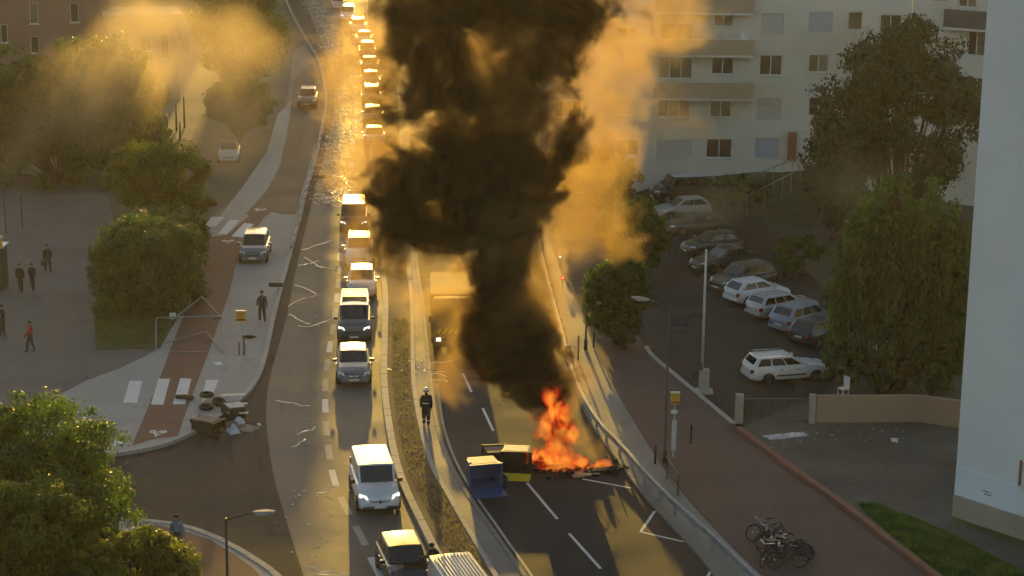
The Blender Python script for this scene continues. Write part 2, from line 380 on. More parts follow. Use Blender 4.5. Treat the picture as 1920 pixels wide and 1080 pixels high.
# right: verge, footpath, car park, yard, lawn
verge = slab('verge', crom(BR, 4) + crom([(1000, -40), (1010, 150), (1030, 380), (1055, 500), (1085, 570), (1110, 640), (1150, 720), (1190, 790), (1240, 870), (1290, 935), (1350, 1000), (1425, 1075), (1500, 1150)], 4)[::-1], 0, .1, M_kerbd)
tag(verge, 'grey verge strip carrying the guard rail', 'verge', kind='structure')
kerb(BR, verge, M_kerbd, .2, .13, 0, 1.2)
F1 = [(1010, 380), (1048, 500), (1085, 570), (1110, 640), (1150, 720), (1190, 790), (1240, 870), (1290, 935), (1350, 1000), (1425, 1075), (1500, 1150)]
F2 = [(1100, 380), (1140, 500), (1165, 580), (1210, 650), (1265, 700), (1315, 745), (1385, 802), (1480, 872), (1590, 950), (1680, 1020), (1760, 1082), (1850, 1150)]
path = slab('footpath', crom(F1, 4) + crom(F2, 4)[::-1], 0, .13, M_path)
tag(path, 'wide reddish-brown footpath beside the car park', 'path', kind='structure')
kerb([(1385, 800), (1480, 870), (1590, 948), (1680, 1018), (1760, 1080), (1830, 1135)], path, M_edge, .32, .34, 0, 1.4, 'edging_stone', smooth=4)
kerb([(1212, 648), (1222, 664), (1268, 703), (1315, 742), (1385, 800)], path, M_kerb, .26, .2, 0, 1.0)
park = sheet('car_park', [(1165, 580), (1180, 480), (1215, 400), (1225, 330), (1330, 320), (1400, 380), (1480, 470), (1560, 560), (1600, 640), (1560, 730), (1385, 802), (1265, 700), (1210, 650)], .006, M_asph)
tag(park, 'dark asphalt car park with rows of parked cars', 'car park', kind='structure')
yard = sheet('yard', [(1385, 802), (1480, 872), (1590, 950), (1700, 1035), (1960, 1230), (2200, 1200), (1960, 900), (1900, 740), (1560, 735), (1392, 760)], .006, M_yard)
tag(yard, 'bare grey-brown yard behind the low wall', 'yard', kind='structure')
lawn = sheet('lawn', [(1600, 938), (1640, 940), (1700, 962), (1790, 1000), (1880, 1050), (2000, 1100), (2000, 1230), (1850, 1150), (1760, 1080), (1680, 1018)], .014, M_lawn)
tag(lawn, 'mown green lawn beside the red edging', 'lawn', kind='structure')
lw2 = sheet('lawn', [(1783, 965), (1920, 1014), (2050, 1060), (2050, 1075), (1900, 1018), (1790, 978)], .018, M_lawn)
tag(lw2, 'thin grass strip along the foot of the white building', 'lawn', kind='structure')
# grassy bank under the far flats
def bankpt(px, py, z): return G(px, py, z)
b = MB(); rows = [((1090, 345), (1510, 425), .02), ((1100, 318), (1560, 352), 1.3), ((1110, 300), (1620, 300), 2.45), ((1110, 270), (1800, 270), 2.5)]
P = []
for (a, e, z) in rows:
    A, E = G(*a, z), G(*e, z); P += [A.lerp(E, q / 6) for q in range(7)]
b.add(P, [(r_ * 7 + q, r_ * 7 + q + 1, (r_ + 1) * 7 + q + 1, (r_ + 1) * 7 + q) for r_ in range(3) for q in range(6)])
bank = b.build('bank', M_lawn2); tag(bank, 'grassy bank rising to the far apartment block', 'bank', kind='structure')
# ================================================================== buildings
M_cream = ground_mat('render_cream', (.66, .62, .54), .10, .05, .9, 0, .1)
M_wht = ground_mat('render_white', (.74, .76, .77), .05, .03, .85, 0, .12)
M_wht2 = ground_mat('render_bluewhite', (.70, .78, .86), .04, .03, .85, 0, .1)
M_plinth = ground_mat('plinth_beige', (.36, .31, .25), .12, .08, .9)
M_pink = ground_mat('brick_pink', (.26, .15, .11), .15, .15, .9)
M_ochre = ground_mat('balcony_ochre', (.44, .33, .23), .12, .06, .85)
M_greyp = mat('balcony_grey', (.10, .10, .10), .6)
M_frame = mat('window_frame_white', (.72, .7, .66), .5, .06, 6)
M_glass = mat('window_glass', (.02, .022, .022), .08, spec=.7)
M_curt = mat('curtained_glass', (.16, .14, .10), .25, .3, 1.5, spec=.6)
M_shut = mat('roller_shutter', (.50, .49, .46), .6, .06, 3)
M_shutb = mat('roller_shutter_blue', (.38, .43, .50), .6, .06, 3)
M_redb = mat('red_panel', (.28, .09, .06), .7, .1, 3)
M_wall2 = ground_mat('wall_peach', (.33, .24, .17), .14, .08, .9)
def plane_hit(px, py, O, n):
    d = ray(px, py); t = (O - CAM).dot(n) / d.dot(n); return CAM + d * t
class Facade:
    def __init__(s, O, ang):
        s.O = Vector(O); s.u = Vector((math.cos(ang), math.sin(ang), 0)); s.n = Vector((math.sin(ang), -math.cos(ang), 0))
    def st(s, px, py):
        P = plane_hit(px, py, s.O, s.n); return (P - s.O).dot(s.u), P.z
    def rect(s, r):
        a = s.st(r[0], r[1]); b = s.st(r[2], r[3]); return min(a[0], b[0]), min(a[1], b[1]), max(a[0], b[0]), max(a[1], b[1])
    def P(s, a, z, out=0.0): return s.O + s.u * a + s.n * out + Vector((0, 0, z - s.O.z))
    def slabbox(s, b, s0, z0, s1, z1, o0, o1, mi=0):
        vs = [s.P(a, z, o) for o in (o0, o1) for (a, z) in ((s0, z0), (s1, z0), (s1, z1), (s0, z1))]
        return b.add(vs, ((0, 1, 2, 3), (7, 6, 5, 4), (0, 4, 5, 1), (1, 5, 6, 2), (2, 6, 7, 3), (3, 7, 4, 0)), mi)
    def wall(s, s0, z0, s1, z1, holes, depth=.22):
        """wall skin with real openings and reveals"""
        b = MB(); xs = sorted({s0, s1, *[h[0] for h in holes], *[h[2] for h in holes]}); zs = sorted({z0, z1, *[h[1] for h in holes], *[h[3] for h in holes]})
        xs = [x for x in xs if s0 <= x <= s1]; zs = [z for z in zs if z0 <= z <= z1]
        for x0, x1 in zip(xs, xs[1:]):
            for y0, y1 in zip(zs, zs[1:]):
                cx, cz = (x0 + x1) / 2, (y0 + y1) / 2
                if any(h[0] < cx < h[2] and h[1] < cz < h[3] for h in holes): continue
                b.add([s.P(x0, y0), s.P(x1, y0), s.P(x1, y1), s.P(x0, y1)], [(0, 1, 2, 3)])
        for h in holes:
            a, c, e, f = h
            for (p, q) in (((a, c), (e, c)), ((e, c), (e, f)), ((e, f), (a, f)), ((a, f), (a, c))):
                b.add([s.P(*p), s.P(*q), s.P(*q, -depth), s.P(*p, -depth)], [(0, 1, 2, 3)])
        return b
    def window(s, h, parent, kind='two', glass=None):
        a, c, e, f = h; fw = .07
        if kind.startswith('shut'):
            w_ = s.slabbox(MB(), a, c, e, f, -.16, -.10)
            for k in range(int((f - c) / .22)):
                s.slabbox(w_, a + .02, c + .03 + k * .22, e - .02, c + .19 + k * .22, -.10, -.085)
            o = w_.build('shutter', M_shutb if kind == 'shutb' else M_shut, parent)
        else:
            fr = MB(); dcc = -.15
            s.slabbox(fr, a, c, e, c + fw, dcc - .06, dcc); s.slabbox(fr, a, f - fw, e, f, dcc - .06, dcc)
            s.slabbox(fr, a, c + fw, a + fw, f - fw, dcc - .06, dcc); s.slabbox(fr, e - fw, c + fw, e, f - fw, dcc - .06, dcc)
            n = {'one': 1, 'two': 2, 'three': 3, 'four': 4}.get(kind, 2)
            for k in range(1, n):
                m = a + (e - a) * k / n; s.slabbox(fr, m - fw / 2, c + fw, m + fw / 2, f - fw, dcc - .06, dcc + .01)
            o = fr.build('window', M_frame, parent)
            for k in range(n):
                x0, x1 = a + (e - a) * k / n, a + (e - a) * (k + 1) / n
                s.slabbox(MB(), x0 + fw / 2, c + fw * .5, x1 - fw / 2, f - fw * .5, dcc - .05, dcc - .03).build('pane', glass or (M_curt if random.random() < .35 else M_glass), o)
        s.slabbox(MB(), a - .08, c - .07, e + .08, c, -.03, .09).build('sill', M_frame, parent if kind.startswith('shut') else o)
        return o
# ---- far apartment block
FY = AtY(1340, 300, 150.0).y
O0 = G(1012, 304, 2.5); O0.z = 2.5
fa = Facade((O0.x, 150.0, 2.5), 0.0)
flats = empty('apartment_block', (O0.x + 11, 150.0, 2.5))
tag(flats, 'cream apartment block with balconies behind the car park', 'building')
def rel(o, par):
    o.matrix_parent_inverse = par.matrix_world.inverted() if par.matrix_world != Matrix() else Matrix.Translation(-par.location); return o
ROOT_OFF = {}
HT = 24.0
wins = [((1340, 27, 1375, 50), 'two'), ((1428, 25, 1468, 62), 'shut'), ((1518, 22, 1560, 62), 'shutb'), ((1591, 22, 1617, 57), 'one'), ((1651, 27, 1690, 62), 'two'),
        ((1238, 44, 1298, 98), 'two'), ((1158, 52, 1195, 64), 'two'),
        ((1235, 106, 1298, 148), 'three'), ((1335, 106, 1375, 140), 'two'), ((1425, 103, 1466, 142), 'two'), ((1517, 102, 1553, 136), 'two'), ((1586, 102, 1615, 135), 'two'), ((1651, 105, 1690, 138), 'two'),
        ((1234, 187, 1293, 220), 'three'), ((1332, 183, 1371, 220), 'two'), ((1420, 184, 1464, 221), 'shut'), ((1155, 188, 1197, 215), 'shut'), ((1517, 183, 1553, 218), 'two'), ((1590, 184, 1616, 218), 'shut'),
        ((1232, 262, 1295, 296), 'shut'), ((1325, 260, 1372, 297), 'two'), ((1417, 259, 1460, 296), 'shutb'), ((1155, 262, 1197, 292), 'two'), ((1040, 188, 1090, 220), 'three'), ((1040, 106, 1090, 140), 'three'), ((1040, 27, 1090, 62), 'three'), ((1040, 262, 1090, 296), 'shut'), ((1517, 262, 1553, 296), 'two'),
        ((1340, -50, 1375, -18), 'two'), ((1428, -52, 1468, -16), 'two'), ((1518, -52, 1560, -16), 'shut'), ((1591, -50, 1617, -18), 'one'), ((1238, -36, 1298, 18), 'two')]
holes = [fa.rect(r) for r, k in wins]
SE = fa.st(1705, 100)[0]
b = fa.wall(0, 2.5, SE, HT, holes)
# the rest of the shell
for A, B in (((0, 0), (0, -12)), ((SE, 0), (SE, -12)), ((0, -12), (SE, -12))):
    b.add([fa.P(A[0], 2.5, A[1]), fa.P(B[0], 2.5, B[1]), fa.P(B[0], HT, B[1]), fa.P(A[0], HT, A[1])], [(0, 1, 2, 3)])
fa.slabbox(b, .02, 0.0, SE - .02, 2.52, -11.9, -.02)
def under(o, par):
    o.parent = par; o.matrix_parent_inverse = Matrix.Translation(-par.location); return o
under(b.build('wall', M_cream), flats)
under(fa.slabbox(MB(), -.3, HT, SE + .3, HT + .5, -12.3, .3).build('roof', M_cream), flats)
class PWrap: pass
def add_windows(fac, wins, parent):
    before = set(o.name for o in bpy.data.objects)
    for r, k in wins: fac.window(fac.rect(r), None, k)
    for o in [o for o in bpy.data.objects if o.name not in before and o.parent is None]: under(o, parent)
add_windows(fa, wins, flats)
# dark-coloured sheet stands in for the shade of rooms behind the panes
under(fa.slabbox(MB(), .3, 2.8, SE - .3, HT - .3, -.62, -.55).build('dark_backing', M_glass), flats)
def balcony(fac, x0, x1, yr, yb, ys, m, parent, dep=1.1, rail=True):
    s0, zt = fac.st(x0, yr); s1, _ = fac.st(x1, yr); zb = fac.st(x0, yb)[1]; zs = zb
    o = fac.slabbox(MB(), s0, zb - .16, s1, zb, 0.0, dep).build('balcony', M_cream)
    under(o, parent)
    for nm, bb, mm in (('parapet', fac.slabbox(fac.slabbox(fac.slabbox(MB(), s0, zb + .003, s1, zt, dep - .08, dep), s0, zb + .003, s0 + .08, zt, 0.01, dep - .082), s1 - .08, zb + .003, s1, zt, .01, dep - .082), m),
                       ('handrail', fac.slabbox(MB(), s0 - .02, zt + .003, s1 + .02, zt + .06, dep - .1, dep + .02), M_frame)):
        q = bb.build(nm, mm); q.parent = o; q.matrix_parent_inverse = o.matrix_parent_inverse.copy() if False else Matrix.Identity(4)
    return o
balcony(fa, 1230, 1412, 70, 99, 104, M_ochre, flats)
balcony(fa, 1226, 1410, 150, 180, 184, M_ochre, flats)
balcony(fa, 1230, 1412, -10, 20, 24, M_ochre, flats)
under(fa.slabbox(MB(), *(lambda r: (r[0], r[1], r[2], r[3]))(fa.rect((1478, 247, 1490, 300))), .0, .6).build('entrance_pier', M_redb), flats)
# ---- right-hand wing of the far block, coming towards the camera
W0 = fa.P(SE, 2.5)
fb = Facade((W0.x + .05, W0.y - .05, 2.5), R(-33))
wing = empty('apartment_wing', (W0.x, W0.y, 0))
tag(wing, 'angled cream wing with grey balconies beside the white tower wall', 'building')
ww = [((1798, -28, 1830, 15), 'two'), ((1815, 55, 1845, 106), 'two'), ((1725, 35, 1752, 70), 'shut'), ((1725, 118, 1752, 150), 'two'), ((1815, 140, 1845, 190), 'two'), ((1745, -8, 1778, 4), 'shut')]
b = fb.wall(0, 2.5, 16, HT - .5, [fb.rect(r) for r, k in ww])
for A, B in (((16, 0), (16, -10)), ((.5, -10), (16, -10))):
    b.add([fb.P(A[0], 2.5, A[1]), fb.P(B[0], 2.5, B[1]), fb.P(B[0], HT - .5, B[1]), fb.P(A[0], HT - .5, A[1])], [(0, 1, 2, 3)])
fb.slabbox(b, .1, 0, 15.9, 2.51, -9.9, -.02)
under(b.build('wall', M_cream), wing); under(fb.slabbox(MB(), .3, HT - .5, 16.2, HT - .05, -10, .3).build('roof', M_cream), wing)
under(fb.slabbox(MB(), .6, 2.8, 15.7, HT - 1, -.62, -.55).build('dark_backing', M_glass), wing)
add_windows(fb, ww, wing)
balcony(fb, 1781, 1905, 14, 48, 50, M_greyp, wing); balcony(fb, 1781, 1905, 100, 134, 135, M_cream, wing); balcony(fb, 1781, 1905, -75, -38, 0, M_greyp, wing)
# ---- white tower wall on the right
T0 = G(1787, 968); T1 = G(1922, 1014)
ang = math.atan2((T1 - T0).y, (T1 - T0).x)
ft = Facade((T0.x, T0.y, 0), ang)
tower = empty('white_building', (T0.x, T0.y, 0)); tag(tower, 'tall white rendered building wall with beige plinth at right', 'building')
TL, TH = 26.0, 33.0
win = ft.rect((1917, 868, 1950, 922))
b = ft.wall(0, 1.0, TL, TH, [win], .2)
DEP = 9.0
for A, B in (((0, 0), (0, -DEP)), ((TL, 0), (TL, -DEP)), ((0, -DEP), (TL, -DEP))):
    b.add([ft.P(A[0], 0, A[1]), ft.P(B[0], 0, B[1]), ft.P(B[0], TH, B[1]), ft.P(A[0], TH, A[1])], [(0, 1, 2, 3)])
b.add([ft.P(0, TH), ft.P(TL, TH), ft.P(TL, TH, -DEP), ft.P(0, TH, -DEP)], [(0, 1, 2, 3)])
under(b.build('wall', M_wht), tower)
zz = ft.st(1790, 873)[1]
lw = MB(); xs = [0.004, win[0] - .12, win[2] + .12, TL - .01]
z1 = 1.15
ft.slabbox(lw, .004, 1.002, win[0] - .12, zz - .35 if False else zz, .001, .03); ft.slabbox(lw, win[2] + .12, 1.002, TL, zz, .001, .03)
under(lw.build('painted_band', M_wht2), tower)
under(ft.slabbox(MB(), -.02, 0, TL, 1.0, -.3, .06).build('plinth', M_plinth), tower)
before = set(o.name for o in bpy.data.objects); ft.window(win, None, 'one')
for o in [o for o in bpy.data.objects if o.name not in before and o.parent is None]: under(o, tower)
fr = MB(); ft.slabbox(fr, win[0] - .1, win[1] - .1, win[0], win[3] + .1, -.02, .05); ft.slabbox(fr, win[2], win[1] - .1, win[2] + .1, win[3] + .1, -.02, .05)
under(fr.build('red_surround', M_redb), tower)
nb = MB()
for k, (w0, w1) in enumerate(((0, .34), (.42, .5), (.08, .45))):
    z = ft.st(1848, 922)[1] - (.0 if k < 2 else .12); x = ft.st(1843, 922)[0]
    ft.slabbox(nb, x + w0, z, x + w1, z + .06, .031, .036)
under(nb.build('stencilled_notice', mat('stencil_grey', (.25, .26, .28), .8)), tower)
# ---- pink block at the top left, low hall with white fascia
fp = Facade((AtY(-60, 200, 196).x, 196, 0), R(2))
pink = empty('brick_building', (fp.O.x, 196, 0)); tag(pink, 'pinkish brick block with small windows behind the dark trees', 'building')
pw = [((54, 4, 72, 45), 'one'), ((56, 68, 74, 100), 'one'), ((0, 46, 15, 80), 'one'), ((130, 5, 148, 42), 'one'), ((132, 70, 150, 100), 'one'), ((54, -70, 72, -30), 'one')]
PE = fp.st(205, 100)[0]
b = fp.wall(0, 0, PE, 19, [fp.rect(r) for r, k in pw])
for A, B in (((0, 0), (0, -10)), ((PE, 0), (PE, -10)), ((0, -10), (PE, -10))):
    b.add([fp.P(A[0], 0, A[1]), fp.P(B[0], 0, B[1]), fp.P(B[0], 19, B[1]), fp.P(A[0], 19, A[1])], [(0, 1, 2, 3)])
under(b.build('wall', M_pink), pink); under(fp.slabbox(MB(), -.3, 19, PE + .3, 19.5, -10.3, .3).build('roof', M_pink), pink)
under(fp.slabbox(MB(), .3, .3, PE - .3, 18.7, -.62, -.55).build('dark_backing', M_glass), pink)
add_windows(fp, pw, pink)
fh = Facade((AtY(203, 40, 192).x, 192, 0), R(14))
hall = empty('low_hall', (fh.O.x, 192, 0)); tag(hall, 'low hall with white roof fascia beside the pinkish block', 'building')
HE = fh.st(332, 20)[0]; hz = fh.st(205, 42)[1]
hw = [((262, 66, 286, 96), 'two'), ((300, 64, 318, 110), 'one')]
b = fh.wall(0, 0, HE, hz, [fh.rect(r) for r, k in hw])
for A, B in (((0, 0), (0, -6)), ((HE, 0), (HE, -6)), ((0, -6), (HE, -6))):
    b.add([fh.P(A[0], 0, A[1]), fh.P(B[0], 0, B[1]), fh.P(B[0], hz, B[1]), fh.P(A[0], hz, A[1])], [(0, 1, 2, 3)])
under(b.build('wall', M_ochre), hall); under(fh.slabbox(MB(), -.5, hz, HE + .5, hz + .75, -6.5, .6).build('roof_fascia', M_kerbd), hall)
under(fh.slabbox(MB(), .3, .3, HE - .3, hz - .1, -.62, -.55).build('dark_backing', M_glass), hall)
add_windows(fh, hw, hall)
# ---- unseen blocks added up the road to shade the left side
def shade_block(label, x0, x1, y, h, dep, ang=0.0):
    f = Facade((x0, y, 0), ang); r_ = empty('apartment_block', (x0, y, 0)); tag(r_, label, 'building', 'unseen blocks added for shade'); W_ = x1 - x0
    hs = []
    n = max(2, int(W_ / 3.6)); m = int(h / 3.1)
    for i in range(n):
        for j in range(m):
            c = (i + .5) * W_ / n; hs.append((c - .65, .9 + j * 3.1, c + .65, 2.3 + j * 3.1))
    b = f.wall(0, 0, W_, h, hs)
    for A, B in (((0, 0), (0, -dep)), ((W_, 0), (W_, -dep)), ((0, -dep), (W_, -dep))):
        b.add([f.P(A[0], 0, A[1]), f.P(B[0], 0, B[1]), f.P(B[0], h, B[1]), f.P(A[0], h, A[1])], [(0, 1, 2, 3)])
    under(b.build('wall', M_cream), r_); under(f.slabbox(MB(), -.2, h, W_ + .2, h + .4, -dep - .2, .2).build('roof', M_kerbd), r_)
    under(f.slabbox(MB(), .2, .3, W_ - .2, h - .2, -.4, -.3).build('dark_backing', M_glass), r_)
    return r_
def shadow_x(px, py, Y):
    """x at which the sun line through this ground pixel crosses distance Y"""
    P = G(px, py); k = (Y - P.y) / SDIR.y; return P.x + SDIR.x * k
# ---- low walls of the yard
def wall_run(name, label, pts, h, th, m, base=0.0, cap=None):
    r_ = MB(); P = [G(x, y, 0) for x, y in pts]; n = len(P)
    for i in range(n - 1):
        t = (P[i + 1] - P[i]).normalized(); nn = Vector((-t.y, t.x, 0)) * th / 2
        ex = t * (th / 2 if i < n - 2 else 0)
        vs = [P[i] - nn, P[i + 1] + ex - nn, P[i + 1] + ex + nn, P[i] + nn]
        r_.add(vs + [v + Vector((0, 0, h + .002 * i)) for v in vs], ((3, 2, 1, 0), (4, 5, 6, 7), (0, 1, 5, 4), (1, 2, 6, 5), (2, 3, 7, 6), (3, 0, 4, 7)))
    return tag(r_.build(name, m), label, 'wall')
wall_run('low_wall', 'long peach rendered low wall below the willow', [(1530, 791), (1640, 791), (1720, 790), (1830, 806)], 1.35, .22, M_wall2)
wall_run('gate_pier', 'grey-brown gate pier at the corner of the path edging', [(1378, 793), (1392, 793)], 1.45, .35, M_plinth)
wall_run('gate_pier', 'grey-brown gate pier at the end of the peach wall', [(1516, 793), (1527, 793)], 1.45, .33, M_plinth)
fo = empty('gate_fence', G(1394, 790)); tag(fo, 'low mesh gate between the two grey-brown piers', 'fence')
A, B = G(1395, 792), G(1514, 792)
def fpart(name, a, c, r_=.025): return under(MB().tube([a, c], r_, 6).build(name, mat('gate_metal', (.13, .13, .12), .5, metal=.3)), fo)
for z in (.12, 1.2): fpart('rail', A + Vector((0, 0, z)), B + Vector((0, 0, z)))
for k in range(22):
    q = A.lerp(B, k / 21); fpart('bar', q + Vector((0, 0, 0.0)), q + Vector((0, 0, 1.2)), .014)

xa = shadow_x(597, 500, 300); xg = shadow_x(340, 220, 300)
shade_block('unseen long block added far up the left side for shade', xg + 2.2, xa, 300, 25.5, 14)
shade_block('unseen block added far beyond the pinkish brick block for shade', xg - 46, xg - 2.2, 300, 25.5, 14)
# ================================================================== vegetation
M_bark = mat('bark', (.07, .05, .035), .95, .3, 6, .5, 15)
LF = {'dark': leaf_mat('leaf_dark', (.008, .030, .008), (.030, .070, .014)), 'mid': leaf_mat('leaf_mid', (.014, .046, .010), (.052, .105, .02)),
      'sun_gold': leaf_mat('leaf_sun_gold', (.022, .052, .010), (.10, .125, .02), .58), 'willow': leaf_mat('leaf_willow', (.012, .042, .010), (.062, .11, .03), .4),  # yellower, brighter leaf for sunlit trees: sunlight put into the colour
      'dry': leaf_mat('leaf_dry', (.09, .07, .03), (.22, .16, .06), .5), 'pine': leaf_mat('leaf_pine', (.006, .024, .010), (.022, .052, .018), .3)}
DENS = 1.9
def rvec(rng):
    while True:
        v = Vector((rng.uniform(-1, 1), rng.uniform(-1, 1), rng.uniform(-1, 1)))
        if .01 < v.length < 1: return v
def leaves(b, c, rad, n, size, rng, flat=1.0, shell=.55):
    for _ in range(n):
        v = rvec(rng).normalized(); r_ = rad * (shell + (1 - shell) * rng.random() ** .5) * rng.uniform(.8, 1.12)
        p = c + Vector((v.x * r_, v.y * r_, v.z * r_ * flat))
        nrm = (v + rvec(rng) * .9).normalized(); t = nrm.cross(Vector((rng.uniform(-1, 1), rng.uniform(-1, 1), rng.uniform(-.3, .3)))).normalized(); q = nrm.cross(t)
        s1 = size * rng.uniform(.6, 1.3); s2 = s1 * rng.uniform(.4, .65)
        b.add([p - t * s1 * .5, p + q * s2 * .5 - nrm * s1 * .08, p + t * s1 * .5, p - q * s2 * .5 - nrm * s1 * .08], [(0, 1, 2, 3)])
def tree(name, label, base, height, rx, ry, crown_lo, n_clump, per, size, m, seed, cat='tree', group=None, clump=.28, trunk_r=.16, lean=(0, 0), trunkless=False, boxy=False):
    rng = random.Random(seed); root = empty(name, base); tag(root, label, cat, group)
    cz = (height + crown_lo) / 2; rz_ = (height - crown_lo) / 2
    cr = MB(); tk = MB(); centers = []
    for i in range(n_clump):
        v = rvec(rng).normalized(); rr = rng.uniform(.35, 1.0) ** .6
        if v.z < -.3 and rng.random() < .5: v.z = -v.z
        k = clump * min(rx, ry, max(rz_, 1)) * rng.uniform(.7, 1.35)
        c = Vector((v.x * (rx - k * .6) * rr * (1 - .12 * max(0, v.z)), v.y * (ry - k * .6) * rr, cz + v.z * (rz_ - k * .6) * rr)) + Vector((lean[0], lean[1], 0))
        if boxy: c = Vector((rng.uniform(-1, 1) * (rx - k * .7), rng.uniform(-1, 1) * (ry - k * .7), crown_lo + k * .6 + rng.random() * max(.1, height - crown_lo - k * 1.3) * (1 - .25 * rng.random()))) + Vector((lean[0], lean[1], 0))
        centers.append((c, k)); leaves(cr, c, k, int(DENS * per * (.7 + .6 * rng.random())), size, rng, rng.uniform(.6, .95))
    for i in range(n_clump // 2):
        v = rvec(rng).normalized(); v.z = abs(v.z) * .9 + .05
        c = Vector((v.x * rx * rng.uniform(.8, 1.02) + lean[0], v.y * ry * .95 + lean[1], cz + v.z * rz_ * rng.uniform(.85, 1.03))); leaves(cr, c, clump * min(rx, ry, max(rz_, 1)) * rng.uniform(.5, .9), int(per * .3), size, rng, .9, .1)
    top = Vector((lean[0], lean[1], crown_lo + rz_ * .9))
    tk.tube([(0, 0, -.05), (lean[0] * .2, lean[1] * .2, crown_lo * .5), (lean[0] * .5, lean[1] * .5, crown_lo), top], [trunk_r * 1.25, trunk_r, trunk_r * .8, trunk_r * .25], 8)
    for c, k in centers[::2]:
        s_ = Vector((lean[0] * .4, lean[1] * .4, crown_lo * (.75 + .5 * rng.random()))) if not trunkless else Vector((0, 0, .1))
        mid = s_.lerp(c, .5) + Vector((rng.uniform(-.2, .2), rng.uniform(-.2, .2), .25)); tk.tube([s_, mid, c], [trunk_r * .45, trunk_r * .3, .02], 5)
    o = cr.build('crown', m, root, fixn=False); tk.build('trunk' if not trunkless else 'stems', M_bark, root, smooth=True)
    return root
def px_tree(name, label, bx, by, x0, x1, ytop, ylow, n_clump, per, size, m, seed, **kw):
    """size a tree from its outline in the photograph and the ground it stands on"""
    B = G(bx, by); k = ppm(B); height = (by - ytop) / k / .97; lo = max(.05, (by - ylow) / k / .97)
    rx = (x1 - x0) / 2 / k; ry = kw.pop('ry', None) or rx * .9
    return tree(name, label, B, height, rx, ry, lo, n_clump, per, size, m, seed, lean=(((x0 + x1) / 2 - bx) / k, 0), **kw)
# near trees, bottom left
px_tree('leafy_tree', 'dark round tree with golden-lit rim at lower left', 70, 1135, -140, 262, 735, 1060, 95, 210, .17, LF['mid'], 3, clump=.22)
px_tree('leafy_tree', 'golden-lit tree in the bottom left corner', 50, 1260, -80, 205, 890, 1150, 70, 210, .16, LF['sun_gold'], 4, clump=.24)
px_tree('leafy_tree', 'yellow-green spreading tree at the bottom edge by the street lamp', 260, 1280, 120, 392, 985, 1190, 70, 210, .16, LF['sun_gold'], 5, clump=.23)
px_tree('leafy_tree', 'dark green tree filling the gap between the lower left crowns', 140, 1215, 0, 275, 880, 1160, 60, 210, .16, LF['mid'], 51, clump=.24)
# left side
px_tree('leafy_tree', 'dark hazy tree before the brick block at far left', 40, 330, -80, 140, 80, 320, 70, 130, .34, LF['dark'], 6, boxy=True, clump=.24)
px_tree('leafy_tree', 'dark hazy tree in front of the low hall', 190, 320, 90, 300, 70, 312, 70, 130, .34, LF['dark'], 7, boxy=True, clump=.24)
px_tree('leafy_tree', 'dull hazy tree overhanging the plaza edge', 110, 345, -20, 240, 170, 340, 60, 130, .3, LF['dark'], 8, boxy=True, clump=.24)
px_tree('leafy_tree', 'hazy olive tree left of the posts', 250, 300, 195, 325, 130, 295, 46, 120, .3, LF['mid'], 9, boxy=True, clump=.24)
px_tree('leafy_tree', 'tall dark tree overhanging the curved kerb line', 455, 225, 348, 558, -35, 165, 60, 170, .34, LF['dark'], 10, trunk_r=.3)
px_tree('leafy_tree', 'lighter hazy tree above the silver parked car', 445, 268, 380, 528, 140, 264, 50, 130, .3, LF['mid'], 11)
px_tree('leafy_tree', 'small tree with sunlit top beside the golden grass', 300, 425, 196, 402, 255, 420, 70, 170, .24, LF['sun_gold'], 12)
px_tree('large_bush', 'dense green bush beside the small sunlit-topped tree', 325, 500, 250, 392, 385, 498, 70, 200, .2, LF['willow'], 53, cat='bush', trunkless=True, clump=.26, boxy=True)
px_tree('large_bush', 'big dense green bush on the planted bed', 282, 580, 178, 388, 405, 578, 120, 220, .2, LF['willow'], 13, cat='bush', trunkless=True, clump=.26, boxy=True)
px_tree('grass_clump', 'golden dry ornamental grass clump by the zebra stripes', 372, 408, 335, 412, 365, 406, 26, 120, .2, LF['dry'], 14, cat='plant', trunkless=True)
# behind and beside the smoke
px_tree('leafy_tree', 'green tree in front of the pale flats beside the smoke', 1145, 345, 1092, 1198, 208, 300, 40, 150, .26, LF['dark'], 15)
px_tree('leafy_tree', 'sunlit yellow-green tree half lost in golden smoke', 1130, 415, 1070, 1200, 280, 410, 60, 150, .26, LF['sun_gold'], 16)
px_tree('leafy_tree', 'tree with sunlit branch tips left of the parked row', 1190, 520, 1110, 1255, 372, 515, 66, 160, .24, LF['sun_gold'], 17)
px_tree('leafy_tree', 'dark tree at the corner of the car park entrance', 1150, 645, 1082, 1232, 480, 640, 70, 170, .22, LF['dark'], 18)
px_tree('round_shrub', 'round dark shrub at the head of the footpath', 1172, 655, 1138, 1212, 585, 655, 26, 170, .17, LF['dark'], 19, cat='bush', trunkless=True)
px_tree('leafy_tree', 'hazy tree added behind the golden smoke to shape the shadow', 1045, 400, 1000, 1110, 270, 380, 34, 120, .3, LF['mid'], 30)  # hidden tree added behind the smoke to shape the shadow
